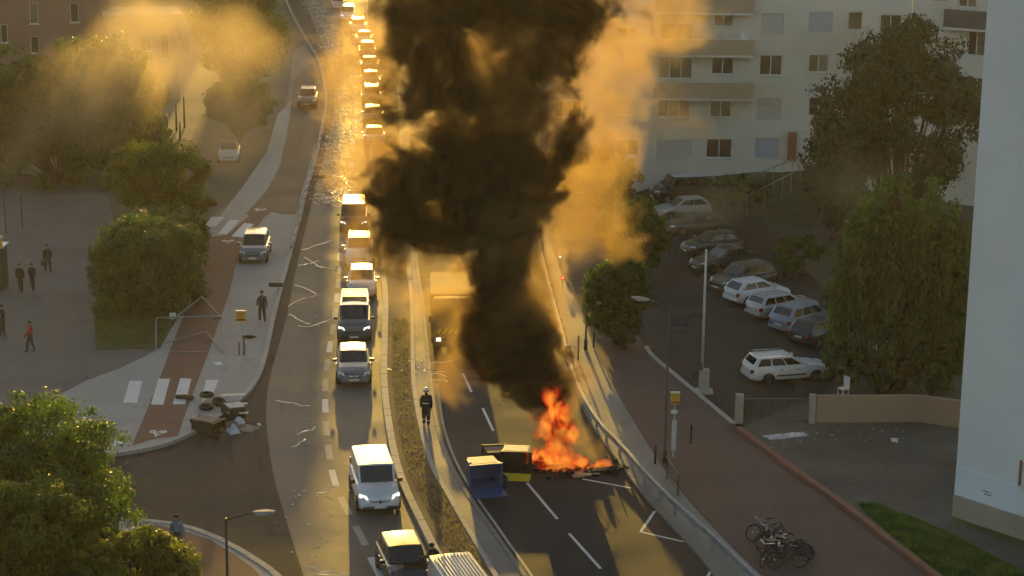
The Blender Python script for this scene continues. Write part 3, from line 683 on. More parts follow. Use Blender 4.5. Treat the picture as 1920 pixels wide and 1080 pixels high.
# right side
px_tree('pine_tree', 'tall dark spreading tree before the angled wing', 1690, 490, 1500, 1850, 40, 470, 110, 210, .3, LF['pine'], 20, clump=.2, trunk_r=.28)
px_tree('leafy_tree', 'dark shady tree between willow and parked cars', 1560, 450, 1490, 1680, 215, 430, 50, 150, .28, LF['pine'], 21)
for i, (bx, by, x0, x1, yt, lab) in enumerate(((1585, 738, 1530, 1650, 640, 'yellowish bush beside the white wagon bonnet'), (1660, 738, 1600, 1720, 655, 'dry brownish bush in the middle of the low wall'), (1745, 745, 1690, 1810, 640, 'dark green bush next to the white building corner'), (1470, 520, 1440, 1560, 440, 'hazy bush behind the dark parked cars'), (1360, 400, 1320, 1460, 330, 'low hedge mass below the ramp handrails'), (1240, 330, 1195, 1330, 300, 'low hedge at the foot of the pale flats'), (1400, 335, 1320, 1485, 302, 'long low hedge under the ground-floor shutters'), (1560, 610, 1530, 1640, 520, 'willow-green bush beside the dark blue car'))):
    px_tree('leafy_bush', lab, bx, by, x0, x1, yt, by - 3, 30, 140, .2, LF['dry' if i == 1 else ('willow' if i in (0, 7) else 'mid')], 40 + i, cat='bush', trunkless=True)
# willow
def willow(label, bx, by, x0, x1, ytop, seed):
    rng = random.Random(seed); B = G(bx, by); k = ppm(B); H = (by - ytop) / k / .97; rx = (x1 - x0) / 2 / k; cx = ((x0 + x1) / 2 - bx) / k
    root = empty('willow_tree', B); tag(root, label, 'tree'); cr = MB(); tk = MB()
    tk.tube([(0, 0, -.05), (.1, 0, H * .3), (cx * .6, .2, H * .6), (cx, .2, H * .85)], [.32, .26, .2, .05], 8)
    for i in range(230):
        a = rng.uniform(0, 2 * math.pi); rr = rng.uniform(.15, 1) ** .6
        tx, ty = cx + math.cos(a) * rx * rr, math.sin(a) * rx * .85 * rr
        zt = H * (1 - .34 * rr ** 2) * rng.uniform(.8, 1.05); ln = zt * rng.uniform(.4, .97)
        if i % 4 == 0: tk.tube([(cx * .5, .2, H * .55), ((cx + tx) / 2, ty / 2, (zt + H * .7) / 2 + .3), (tx, ty, zt)], [.07, .05, .02], 5)
        leaves(cr, Vector((tx, ty, zt - .1)), .42, 16, .24, rng, .6)
        n = int(ln / .16)
        for q in range(n):
            z = zt - q * .16; wob = .10 + q * .004
            p = Vector((tx + rng.uniform(-wob, wob) + math.cos(a) * q * .008, ty + rng.uniform(-wob, wob), z))
            for _ in range(4):
                d = Vector((rng.uniform(-.45, .45), rng.uniform(-.45, .45), -1)).normalized(); s_ = d.cross(rvec(rng)).normalized(); l_ = rng.uniform(.25, .5)
                b0 = p + rvec(rng) * .12; cr.add([b0, b0 + d * l_ * .5 + s_ * .045, b0 + d * l_, b0 + d * l_ * .5 - s_ * .045], [(0, 1, 2, 3)])
    cr.build('crown', LF['willow'], root, fixn=False); tk.build('trunk', M_bark, root, smooth=True)
willow('large weeping willow behind the peach low wall', 1685, 728, 1545, 1818, 335, 22)
# weeds on the median and grass blades on the lawns
def blades(name, label, px_poly, n, h, m, z, seed):
    rng = random.Random(seed); P = [G(x, y) for x, y in px_poly]; xs = [p.x for p in P]; ys = [p.y for p in P]; b = MB(); k = 0
    def inside(x, y):
        c = False
        for i in range(len(P)):
            a, e = P[i], P[i - 1]
            if (a.y > y) != (e.y > y) and x < (e.x - a.x) * (y - a.y) / (e.y - a.y) + a.x: c = not c
        return c
    while k < n:
        x, y = rng.uniform(min(xs), max(xs)), rng.uniform(min(ys), max(ys))
        if not inside(x, y): continue
        k += 1; a = rng.uniform(0, 6.3); hh = h * rng.uniform(.5, 1.4); dx, dy = math.cos(a) * .02, math.sin(a) * .02
        b.add([(x - dx, y - dy, z), (x + dx, y + dy, z), (x + rng.uniform(-.06, .06), y + rng.uniform(-.06, .06), z + hh)], [(0, 1, 2)])
    o = b.build(name, m, fixn=False); tag(o, label, 'grass', kind='stuff')
blades('grass', 'short green grass blades on the lawn at lower right', [(1605, 943), (1640, 944), (1700, 966), (1790, 1004), (1880, 1054), (1990, 1105), (1990, 1220), (1850, 1148), (1762, 1078), (1682, 1016)], 26000, .07, LF['mid'], .012, 1)
blades('grass', 'dry weeds scattered over the median strip', [(735, 600), (765, 600), (768, 720), (780, 800), (800, 870), (850, 960), (915, 1080), (865, 1080), (815, 990), (765, 890), (745, 800), (735, 720)], 5000, .09, LF['dry'], .11, 2)
blades('grass', 'rough grass in the planted bed on the left', [(178, 595), (182, 653), (298, 650), (320, 612), (345, 570), (290, 575), (200, 580)], 7000, .09, LF['mid'], .16, 3)
# ================================================================== vehicles
def paint_mat(name, col, rough=.28, metal=.0):
    m = mat('paint_' + name, col, rough, .08, 1.5, metal=metal, spec=.5, coat=.6); return m
PT = {'white': paint_mat('white', (.66, .67, .68)), 'offwhite': paint_mat('offwhite', (.6, .59, .55)), 'silver': paint_mat('silver', (.42, .43, .44), .3, .4), 'grey': paint_mat('grey', (.12, .13, .14), .3, .3),
      'black': paint_mat('black', (.014, .014, .016)), 'darkbrown': paint_mat('darkbrown', (.03, .024, .02)), 'navy': paint_mat('navy', (.02, .028, .05)), 'darkgreen': paint_mat('darkgreen', (.035, .04, .02)),
      'bluegrey': paint_mat('bluegrey', (.25, .29, .34), .3, .3), 'green': paint_mat('green', (.10, .13, .03)), 'red': paint_mat('darkred', (.10, .02, .018))}
M_cg = mat('car_glass', (.012, .014, .015), .05, spec=.8)
M_tyre = mat('tyre_rubber', (.018, .018, .018), .85)
M_rim = mat('wheel_rim', (.35, .35, .35), .35, metal=.8)
M_trim = mat('black_trim', (.02, .02, .02), .6)
M_lampg = mat('headlamp_glass', (.75, .75, .72), .1, spec=.8)
M_lampon = mat('headlamp_lit', (.9, .9, .85), .2, emit=(1, .93, .75), estr=.8)
M_tail = mat('tail_lamp', (.25, .012, .01), .2)
M_plate = mat('number_plate', (.65, .65, .6), .5)
M_chrome = mat('chrome', (.6, .6, .6), .15, metal=1.0)
M_under = mat('underbody', (.01, .01, .01), .95)
def wheel_meshes(r, wd):
    t = MB().lathe([(r * .66, -wd / 2), (r * .93, -wd / 2), (r, -wd * .32), (r, wd * .32), (r * .93, wd / 2), (r * .66, wd / 2)], 20, axis='y').mesh('wheel', M_tyre)
    b = MB().lathe([(r * .67, -wd * .42), (r * .67, wd * .42)], 20, axis='y')
    for k in range(5):
        a = 2 * math.pi * k / 5; c, s_ = math.cos(a), math.sin(a)
        for sd in (-1, 1):
            y0, y1 = sd * wd * .43, sd * wd * .5
            p = [(c * r * .1 - s_ * .035, s_ * r * .1 + c * .035), (c * r * .1 + s_ * .035, s_ * r * .1 - c * .035), (c * r * .62 + s_ * .05, s_ * r * .62 - c * .05), (c * r * .62 - s_ * .05, s_ * r * .62 + c * .05)]
            b.add([(x, y0, z) for x, z in p] + [(x, y1, z) for x, z in p], ((0, 1, 2, 3), (4, 5, 6, 7), (0, 1, 5, 4), (1, 2, 6, 5), (2, 3, 7, 6), (3, 0, 4, 7)))
    return t, b.mesh('rim', M_rim)
WM = {}
def interp(tab, x):
    if x <= tab[0][0]: return tab[0][1:]
    for a, b in zip(tab, tab[1:]):
        if x <= b[0]:
            t = (x - a[0]) / (b[0] - a[0]); return tuple(p + (q - p) * t for p, q in zip(a[1:], b[1:]))
    return tab[-1][1:]
def make_car(name, L=4.2, W=1.76, H=1.46, wb=2.6, r=.31, hood=.93, nose=.66, belt=.93, cowl=.85, wsr=.15, roofr=-1.35, tailb=-1.95, deck=None, rack=False, ribs=False, van=False, panel=False, emblem=False, lit=False, kidney=False, wagon=False):
    """front is +x.  cowl / wsr / roofr / tailb: x of windscreen foot, roof front, roof rear, rear-screen foot"""
    root = empty(name); h2 = L / 2; w2 = W / 2; deck = deck or belt
    # --- lower body: (x, half width, bottom, top)
    tab = [(-h2, w2 * .80, .38, deck - .22), (-h2 + .06, w2 * .92, .28, deck - .06), (-h2 + .25, w2 * .98, .22, deck), (tailb + .1, w2, .2, belt), (-.2, w2, .19, belt), (cowl - .05, w2, .2, belt), (cowl + .1, w2 * .995, .2, hood + .005),
           ((cowl + h2) / 2, w2 * .98, .2, (hood + nose) / 2 + .06), (h2 - .28, w2 * .94, .22, nose + .07), (h2 - .08, w2 * .86, .25, nose - .02), (h2, w2 * .70, .34, nose - .14)]
    rings = []; n = 34
    xs = sorted({t[0] for t in tab} | {-h2 + L * k / n for k in range(n + 1)})
    for x in xs:
        w_, zb, zt = interp(tab, x); m = zb + (zt - zb) * .55
        half = [(w_ * .86, zb), (w_ * .97, zb + .08), (w_ * 1.0, m - .1), (w_ * .992, m + .06), (w_ * .955, zt - .09), (w_ * .90, zt - .015), (w_ * .6, zt + .02), (0, zt + .03)]
        rings.append([(x, y, z) for y, z in half] + [(x, -y, z) for y, z in half[-2::-1]])
    b = MB().loft(rings)
    body = b.build('body', PT['white'], root, smooth=True)
    # --- greenhouse (pillars and roof)
    wb_ = w2 * .915; wr = w2 * (.86 if van else .76); zr = H - .02
    xf, xr = cowl + .06, tailb - .02
    base = [(xf, -wb_ * .93, belt - .03), (xf, wb_ * .93, belt - .03), (xr, wb_ * .97, deck - .03), (xr, -wb_ * .97, deck - .03)]
    if hood > belt: base[0] = (xf, -wb_ * .93, hood - .03); base[1] = (xf, wb_ * .93, hood - .03)
    top = [(wsr, -wr, zr - .03), (wsr, wr, zr - .03), (roofr, wr * .97, zr - .03), (roofr, -wr * .97, zr - .03)]
    g = MB().add(base + top, ((0, 1, 5, 4), (1, 2, 6, 5), (2, 3, 7, 6), (3, 0, 4, 7), (4, 5, 6, 7)))
    gm = g.mesh('cabin', PT['white'], bevel=.055)
    gm.polygons.foreach_set('use_smooth', [True] * len(gm.polygons)); link('cabin', gm, root)
    # roof skin with crown
    rp = []; nu, nv = 6, 8
    for i in range(nv + 1):
        for j in range(nu + 1):
            u, v = j / nu, i / nv; x = wsr + (roofr - wsr) * v; y = (-1 + 2 * u) * wr * .94
            rp.append((x - .0 if 0 < v < 1 else x, y, zr - .012 + .045 * (1 - (2 * u - 1) ** 2) * (1 - .5 * (2 * v - 1) ** 2) - .02))
    rb = MB().add(rp, [(i * (nu + 1) + j, (i + 1) * (nu + 1) + j, (i + 1) * (nu + 1) + j + 1, i * (nu + 1) + j + 1) for i in range(nv) for j in range(nu)])
    roof = rb.build('roof', PT['white'], root, smooth=True, fixn=False)
    if roof.data.polygons[0].normal.z < 0: roof.data.flip_normals()
    def pane(pname, quad, u0, u1, v0, v1, skew0=0, skew1=0, m=M_cg):
        Q = [Vector(p) for p in quad]
        def pt(u, v): return Q[0].lerp(Q[1], u).lerp(Q[3].lerp(Q[2], u), v)
        nrm = (Q[1] - Q[0]).cross(Q[3] - Q[0]).normalized(); c = sum(Q, Vector()) / 4
        if nrm.dot(c - Vector((c.x * .3, 0, .9))) < 0: nrm = -nrm
        cs = [pt(u0, v0), pt(u1, v0), pt(u1 + skew1, v1), pt(u0 + skew0, v1)]
        return MB().add([q + nrm * .012 for q in cs] + [q - nrm * .02 for q in cs], ((0, 1, 2, 3), (0, 1, 5, 4), (1, 2, 6, 5), (2, 3, 7, 6), (3, 0, 4, 7))).build(pname, m, root)
    ws = pane('windscreen', [base[0], base[1], top[1], top[0]], .06, .94, .08, .93)
    pane('rear_window', [base[3], base[2], top[2], top[3]], .09, .91, .30 if van or wagon else .16, .88)
    for sd in (1, -1):
        q = [base[1], base[2], top[2], top[1]] if sd > 0 else [base[0], base[3], top[3], top[0]]
        if panel: pane('side_window', q, .07, .33, .16, .86, .03, 0)
        elif wagon or van: pane('side_window', q, .07, .34, .16, .86, .03, 0); pane('side_window', q, .365, .63, .16, .86); pane('side_window', q, .66, .93, .16, .86, 0, -.03)
        else: pane('side_window', q, .08, .47, .16, .86, .06, 0); pane('side_window', q, .505, .90, .16, .86, 0, -.08)
        mir = MB().box((cowl - .12, sd * (w2 + .1), belt + .1), (.13, .2, .15)).build('mirror', PT['white'] if not van else M_trim, root, bevel=.03)
        fl = MB()
        fx = h2 - .16; q0 = [(fx + .10, sd * w2 * .52, nose - .10), (fx - .16, sd * w2 * .9, nose - .06), (fx - .24, sd * w2 * .88, nose + .07), (fx - .02, sd * w2 * .6, nose + .03)]
        q0 = [Vector(p) for p in q0]; off = Vector((.075, sd * .045, .035))
        fl.add([p + off for p in q0] + [p - Vector((.12, sd * .12, .05)) for p in q0], ((0, 1, 2, 3), (0, 1, 5, 4), (1, 2, 6, 5), (2, 3, 7, 6), (3, 0, 4, 7)))
        fl.build('headlight', M_lampon if lit else M_lampg, root)
        tl = MB().box((-h2 + .07, sd * w2 * .80, deck - .20 if not van else deck - .05), (.16, .2, .2 if not van else .5)).build('tail_light', M_tail, root, bevel=.02)
        MB().box((h2 - .28, sd * w2 * .80, .43), (.2, .18, .1)).build('fog_lamp', M_trim, root, bevel=.02)
        for dx in (.25, -.62):
            MB().box((dx, sd * (w2 * .995 + .006), belt - .17), (.18, .03, .03)).build('door_handle', M_trim if van else M_chrome, root)
        MB().box((-.05, sd * (w2 * 1.0 + .004), .46), (wb * .62, .03, .08)).build('side_moulding', M_trim, root, bevel=.008)
        for sx in (1, -1):
            ar = MB(); cx = sx * wb / 2; N = 12; vs = []
            for k in range(N + 1):
                a = math.pi * k / N; vs += [(cx + math.cos(a) * r * 1.16, sd * (w2 * 1.0 + .004), r + math.sin(a) * r * 1.12)]
            vs += [(cx - r * 1.16, sd * (w2 + .004), .2), (cx + r * 1.16, sd * (w2 + .004), .2)]
            n_ = len(vs); ar.add(vs + [(x, y - sd * .12, z) for x, y, z in vs], [tuple(range(n_))] + [(i, (i + 1) % n_, (i + 1) % n_ + n_, i + n_) for i in range(n_)])
            ar.build('wheel_arch', M_under, root)
            if r not in WM: WM[r] = wheel_meshes(r, .2)
            wo = link('wheel', WM[r][0], root); wo.location = (cx, sd * (w2 - .075), r); link('rim', WM[r][1], wo)
    gr = MB().box((h2 - .06, 0, nose - .17), (.12, w2 * .95, .13)).build('grille', M_trim, root, bevel=.02)
    if kidney:
        for sd in (1, -1): MB().box((h2 + .0, sd * .13, nose - .13), (.05, .2, .13)).build('grille_bar', M_chrome, gr, bevel=.03)
    if emblem:
        e = MB().add([(h2 + .035, 0, nose - .06), (h2 + .035, .065, nose - .17), (h2 + .035, 0, nose - .28), (h2 + .035, -.065, nose - .17), (h2 - .03, 0, nose - .06), (h2 - .03, .065, nose - .17), (h2 - .03, 0, nose - .28), (h2 - .03, -.065, nose - .17)],
                 ((0, 1, 2, 3), (0, 1, 5, 4), (1, 2, 6, 5), (2, 3, 7, 6), (3, 0, 4, 7))).build('emblem', M_chrome, gr)
    MB().box((h2 - .1, 0, .33), (.26, W * .8, .2)).build('bumper', M_trim if van else PT['white'], root, bevel=.05)
    MB().box((-h2 + .1, 0, .4), (.26, W * .84, .2)).build('bumper', M_trim if van else PT['white'], root, bevel=.05)
    MB().box((h2 + .035, 0, .40), (.02, .5, .11)).build('number_plate', M_plate, root)
    MB().box((-h2 - .035, 0, .62 if not van else .5), (.02, .5, .11)).build('number_plate', M_plate, root)
    for y0, y1 in ((.45, -.12), (-.1, -.6)):
        MB().tube([(cowl + .09, y0, max(belt, hood) + .02), (cowl - .02, y1, max(belt, hood) + .10)], .012, 4).build('wiper', M_trim, root)
    MB().tube([(wsr - .12, 0, zr + .0), (wsr - .30, 0, zr + .24)], .008, 4).build('aerial', M_trim, root)
    if rack:
        rk = MB()
        for sd in (1, -1): rk.tube([(wsr - .15, sd * wr * .86, zr + .07), (roofr + .15, sd * wr * .86, zr + .07)], .022, 6)
        rko = rk.build('roof_rail', M_chrome, root)
    if ribs:
        n_ = 11
        for k in range(n_):
            y = (-1 + 2 * (k + .5) / n_) * wr * .86
            MB().box(((wsr + roofr) / 2, y, zr + .025), ((wsr - roofr) * .9, .05, .05)).build('roof_rib', M_frame, root, bevel=.012)
    index_tree(root); return root
CT = {}
CT['hatch'] = make_car('hatchback', 4.0, 1.74, 1.46, 2.52, .30, .95, .68, .93, .80, .12, -1.45, -1.93)
CT['bmw'] = make_car('hatchback', 4.3, 1.76, 1.42, 2.66, .31, .94, .68, .92, .72, .02, -1.45, -2.0, kidney=True)
CT['suv'] = make_car('sport_utility_car', 4.4, 1.84, 1.66, 2.66, .35, 1.08, .84, 1.05, .86, .22, -1.65, -2.1, wagon=True, rack=True)
CT['sedan'] = make_car('saloon_car', 4.5, 1.77, 1.43, 2.7, .31, .94, .68, .92, .75, .05, -1.15, -1.75, deck=.98)
CT['wagon'] = make_car('estate_car', 4.5, 1.72, 1.45, 2.65, .30, .93, .67, .92, .78, .05, -1.85, -2.16, wagon=True, rack=True)
CT['mpv'] = make_car('family_car', 4.3, 1.80, 1.62, 2.7, .32, 1.0, .74, .98, 1.0, .32, -1.6, -2.05, wagon=True)
CT['kangoo'] = make_car('delivery_van', 4.25, 1.83, 1.82, 2.7, .32, 1.10, .80, 1.05, 1.02, .58, -1.98, -2.10, van=True, panel=True, emblem=True, lit=True)
CT['van'] = make_car('minibus_van', 4.8, 1.90, 1.95, 3.0, .33, 1.18, .85, 1.12, 1.45, .95, -2.2, -2.36, van=True, lit=True)
CT['ribvan'] = make_car('delivery_van', 4.8, 1.92, 2.0, 3.0, .33, 1.18, .85, 1.12, 1.35, .9, -2.2, -2.36, van=True, panel=True, ribs=True)
PROTO_USED = set()
def car(kind, label, cat, color, front=None, rear=None, toward=None, group=None, z=.016, extra=None, scale=1.0, mid=None, hd=None):
    """front / rear: ground pixel below that bumper; toward: a ground pixel the car's nose points from front backwards (for front) or forwards (for rear)"""
    if kind in PROTO_USED: o = copy_tree(CT[kind])
    else: o = CT[kind]; PROTO_USED.add(kind)
    L = {'hatch': 4.0, 'bmw': 4.3, 'suv': 4.4, 'sedan': 4.5, 'wagon': 4.5, 'mpv': 4.3, 'kangoo': 4.25, 'van': 4.8, 'ribvan': 4.8}[kind] * scale
    if front:
        A, B = G(*front), G(*toward); d = (A - B).normalized(); c = A - d * L / 2
    elif rear:
        A, B = G(*rear), G(*toward); d = (B - A).normalized(); c = A + d * L / 2
    o.location = (c.x, c.y, z); o.rotation_euler = (0, 0, math.atan2(d.y, d.x)); o.scale = (scale,) * 3
    tag(o, label, cat, group)
    JOBS.append((o, color)); return o
JOBS = []
Q = 'vehicles queueing in the left carriageway'; PK = 'cars in the car park'
kan = car('kangoo', 'white delivery van with lit headlights and diamond badge in the queue', 'van', 'white', front=(713, 968), toward=(690, 902), group=Q)
blk = car('hatch', 'black hatchback with a person leaning at its side window', 'car', 'black', front=(776, 1122), toward=(742, 1052), group=Q)
rib = car('ribvan', 'van with white ribbed roof cut by the bottom edge', 'van', 'offwhite', front=(905, 1222), toward=(856, 1150), group=Q)
car('bmw', 'dark grey hatchback with twin grille behind the white delivery van', 'car', 'grey', front=(664, 727), toward=(661, 676), group=Q)
vn = car('van', 'dark minibus with lit headlights and white roof load', 'van', 'grey', front=(664, 645), toward=(666, 590), group=Q, scale=.97)
car('hatch', 'pale silver hatchback just behind the loaded minibus', 'car', 'silver', front=(678, 563), toward=(679, 520), group=Q)
car('suv', 'beige car with bright sun glint on its roof', 'car', 'offwhite', front=(673, 505), toward=(675, 460), group=Q)
car('van', 'dark van with sun-whitened roof behind the glinting car', 'van', 'black', front=(663, 442), toward=(667, 395), group=Q)
for i, (x, y, k, c, lab) in enumerate(((703, 278, 'sedan', 'grey', 'hazy saloon with glinting windscreen at the smoke edge'), (700, 236, 'hatch', 'navy', 'hazy car second behind the glinting saloon'), (698, 200, 'suv', 'black', 'hazy dark car with rails beside the black smoke'), (696, 166, 'hatch', 'silver', 'hazy light car left of the black smoke'), (694, 137, 'sedan', 'darkbrown', 'hazy brown saloon up the queue'), (690, 110, 'mpv', 'grey', 'hazy grey family car up the queue'), (684, 86, 'hatch', 'white', 'hazy white car near the top of the queue'), (672, 64, 'suv', 'white', 'car with bright white roof near the top edge'), (652, 42, 'van', 'white', 'van with bright white roof at the top edge'), (634, 18, 'mpv', 'silver', 'silver car roof at the very top edge'))):
    car(k, lab, 'car', c, front=(x, y), toward=(x - 2, y - 18), group=Q)
car('mpv', 'dark car coming down the service lane by the curved kerb', 'car', 'black', front=(576, 206), toward=(586, 168), z=.15)
car('hatch', 'silver car parked under the hazy tree at left', 'car', 'silver', front=(428, 308), toward=(433, 285))
car('mpv', 'grey family car parked on the pale pavement', 'car', 'grey', front=(474, 500), toward=(487, 462), z=.145)
# car park, far to near
for (k, c, lab, rear, tow, fr) in (
        ('van', 'black', 'dark van with pale roof farthest in the car park', None, (1325, 374), (1222, 378)),
        ('hatch', 'silver', 'silver hatchback beside the farthest van', None, (1330, 404), (1230, 410)),
        ('sedan', 'darkbrown', 'dark saloon third from the far end of the car park', None, (1360, 432), (1248, 440)),
        ('hatch', 'darkgreen', 'dark car with pale windscreen reflection in the car park', None, (1400, 468), (1284, 480)),
        ('sedan', 'black', 'black saloon behind the tall white pole', None, (1430, 494), (1302, 512)),
        ('mpv', 'black', 'black car next to the white hatchback', None, (1470, 528), (1342, 550)),
        ('hatch', 'white', 'white hatchback with its tail to the car park lane', (1368, 572), (1480, 556), None),
        ('wagon', 'silver', 'silver estate beside the white hatchback', (1410, 600), (1530, 580), None),
        ('mpv', 'bluegrey', 'blue-grey car with pale rear bumper near the willow', (1458, 628), (1570, 600), None),
        ('hatch', 'navy', 'dark blue car half hidden by willow branches', (1496, 652), (1600, 622), None),
        ('wagon', 'white', 'white estate car parked by the gate piers', (1398, 716), (1540, 706), None)):
    if fr: car(k, lab, 'car', c, front=fr, toward=tow, group=PK)
    else: car(k, lab, 'car', c, rear=rear, toward=tow, group=PK)
car('hatch', 'white car nose showing beyond the white estate', 'car', 'white', front=(1575, 690), toward=(1660, 660), group=PK)
bpy.context.view_layer.update()
for o, c in JOBS:
    for nme in ('body', 'cabin', 'roof'): paint(o, nme, PT[c])
    for ch in o.children:
        if ch.type == 'MESH' and ch.material_slots and ch.material_slots[0].material == PT['white'] and ch.name.split('.')[0] in ('mirror', 'bumper'):
            ch.material_slots[0].link = 'OBJECT'; ch.material_slots[0].material = PT[c]
paint(vn, 'roof', PT['grey'])
# roof load on the minibus: white boards tied on a rack
ld = empty('roof_load'); ld.location = vn.location + Vector((0, 0, 1.93)); ld.rotation_euler = vn.rotation_euler
tag(ld, 'pale slatted boards tied on the minibus roof', 'boards')
for k in range(7): MB().box((-1.9 + k * .26, 0, .08 + .004 * (k % 2)), (.2, 1.45, .05)).build('board', M_frame, ld, bevel=.01)
for y in (-.6, .6): MB().tube([(-2.05, y, .03), (-.15, y, .03)], .025, 6).build('bar', M_trim, ld)
# pale paint on farthest van roof
far_van = [o for o, c in JOBS if 'farthest in the car park' in o['label']][0]; paint(far_van, 'roof', PT['white']); paint(far_van, 'headlight', M_lampg)
for o, c in JOBS:
    if 'black hatchback' in o['label']: pass
# greenish utility truck with hazard stripes in the smoke
M_tk = mat('truck_green', (.02, .028, .010), .75, .15, 2)
M_haz = mat('hazard_yellow', (.55, .42, .03), .5)
tr = empty('utility_truck', G(850, 664, 0) + Vector((0, 0, .016)), heading((846, 600), (850, 664)))
tag(tr, 'green truck with yellow and black hazard stripes in the smoke', 'truck')
L0 = 0.0
def trp(nm, b_, m, bev=.04, par=None): return b_.build(nm, m, par or tr, bevel=bev)
rings = []
for x, w_, z0, z1 in ((-2.0, 1.15, .5, 2.55), (-1.8, 1.2, .42, 2.75), (-.7, 1.2, .42, 2.7), (-.25, 1.18, .45, 1.75), (-.02, 1.1, .5, 1.45)):
    half = [(w_ * .9, z0), (w_, z0 + .12), (w_, (z0 + z1) / 2), (w_ * .96, z1 - .15), (w_ * .85, z1), (0, z1 + .03)]
    rings.append([(x, y, z) for y, z in half] + [(x, -y, z) for y, z in half[-2::-1]])
MB().loft(rings).build('cab', M_tk, tr, smooth=True)
MB().add([(-.20, -.88, 1.68), (-.20, .88, 1.68), (-.66, .84, 2.36), (-.66, -.84, 2.36), (-.3, -.88, 1.6), (-.3, .88, 1.6), (-.8, .84, 2.3), (-.8, -.84, 2.3)], ((0, 1, 2, 3), (0, 1, 5, 4), (1, 2, 6, 5), (2, 3, 7, 6), (3, 0, 4, 7))).build('windscreen', M_cg, tr)
trp('cargo_body', MB().box((-4.7, 0, 1.8), (5.2, 2.45, 2.0)), M_tk); trp('chassis', MB().box((-4.0, 0, .6), (6.2, 1.0, .3)), M_under)
for k in range(7):
    y = -.9 + k * .3; MB().add([(.03, y, 1.15), (.03, y + .15, 1.15), (.01, y + .3, 1.4), (.01, y + .15, 1.4), (-.08, y, 1.15), (-.08, y + .15, 1.15), (-.08, y + .3, 1.4), (-.08, y + .15, 1.4)], ((0, 1, 2, 3), (0, 1, 5, 4), (1, 2, 6, 5), (2, 3, 7, 6), (3, 0, 4, 7))).build('hazard_stripe', M_haz, tr)
trp('bumper', MB().box((.0, 0, .55), (.25, 2.15, .32)), M_trim)
for sd in (1, -1):
    MB().box((.06, sd * .8, .82), (.12, .26, .2)).build('headlight', M_lampon if sd < 0 else M_lampg, tr, bevel=.03)
    MB().box((-.3, sd * 1.25, 1.9), (.12, .2, .4)).build('mirror', M_trim, tr, bevel=.03)
    for x in (-.95, -5.6):
        if .48 not in WM: WM[.48] = wheel_meshes(.48, .3)
        wo = link('wheel', WM[.48][0], tr); wo.location = (x, sd * .95, .48); link('rim', WM[.48][1], wo)
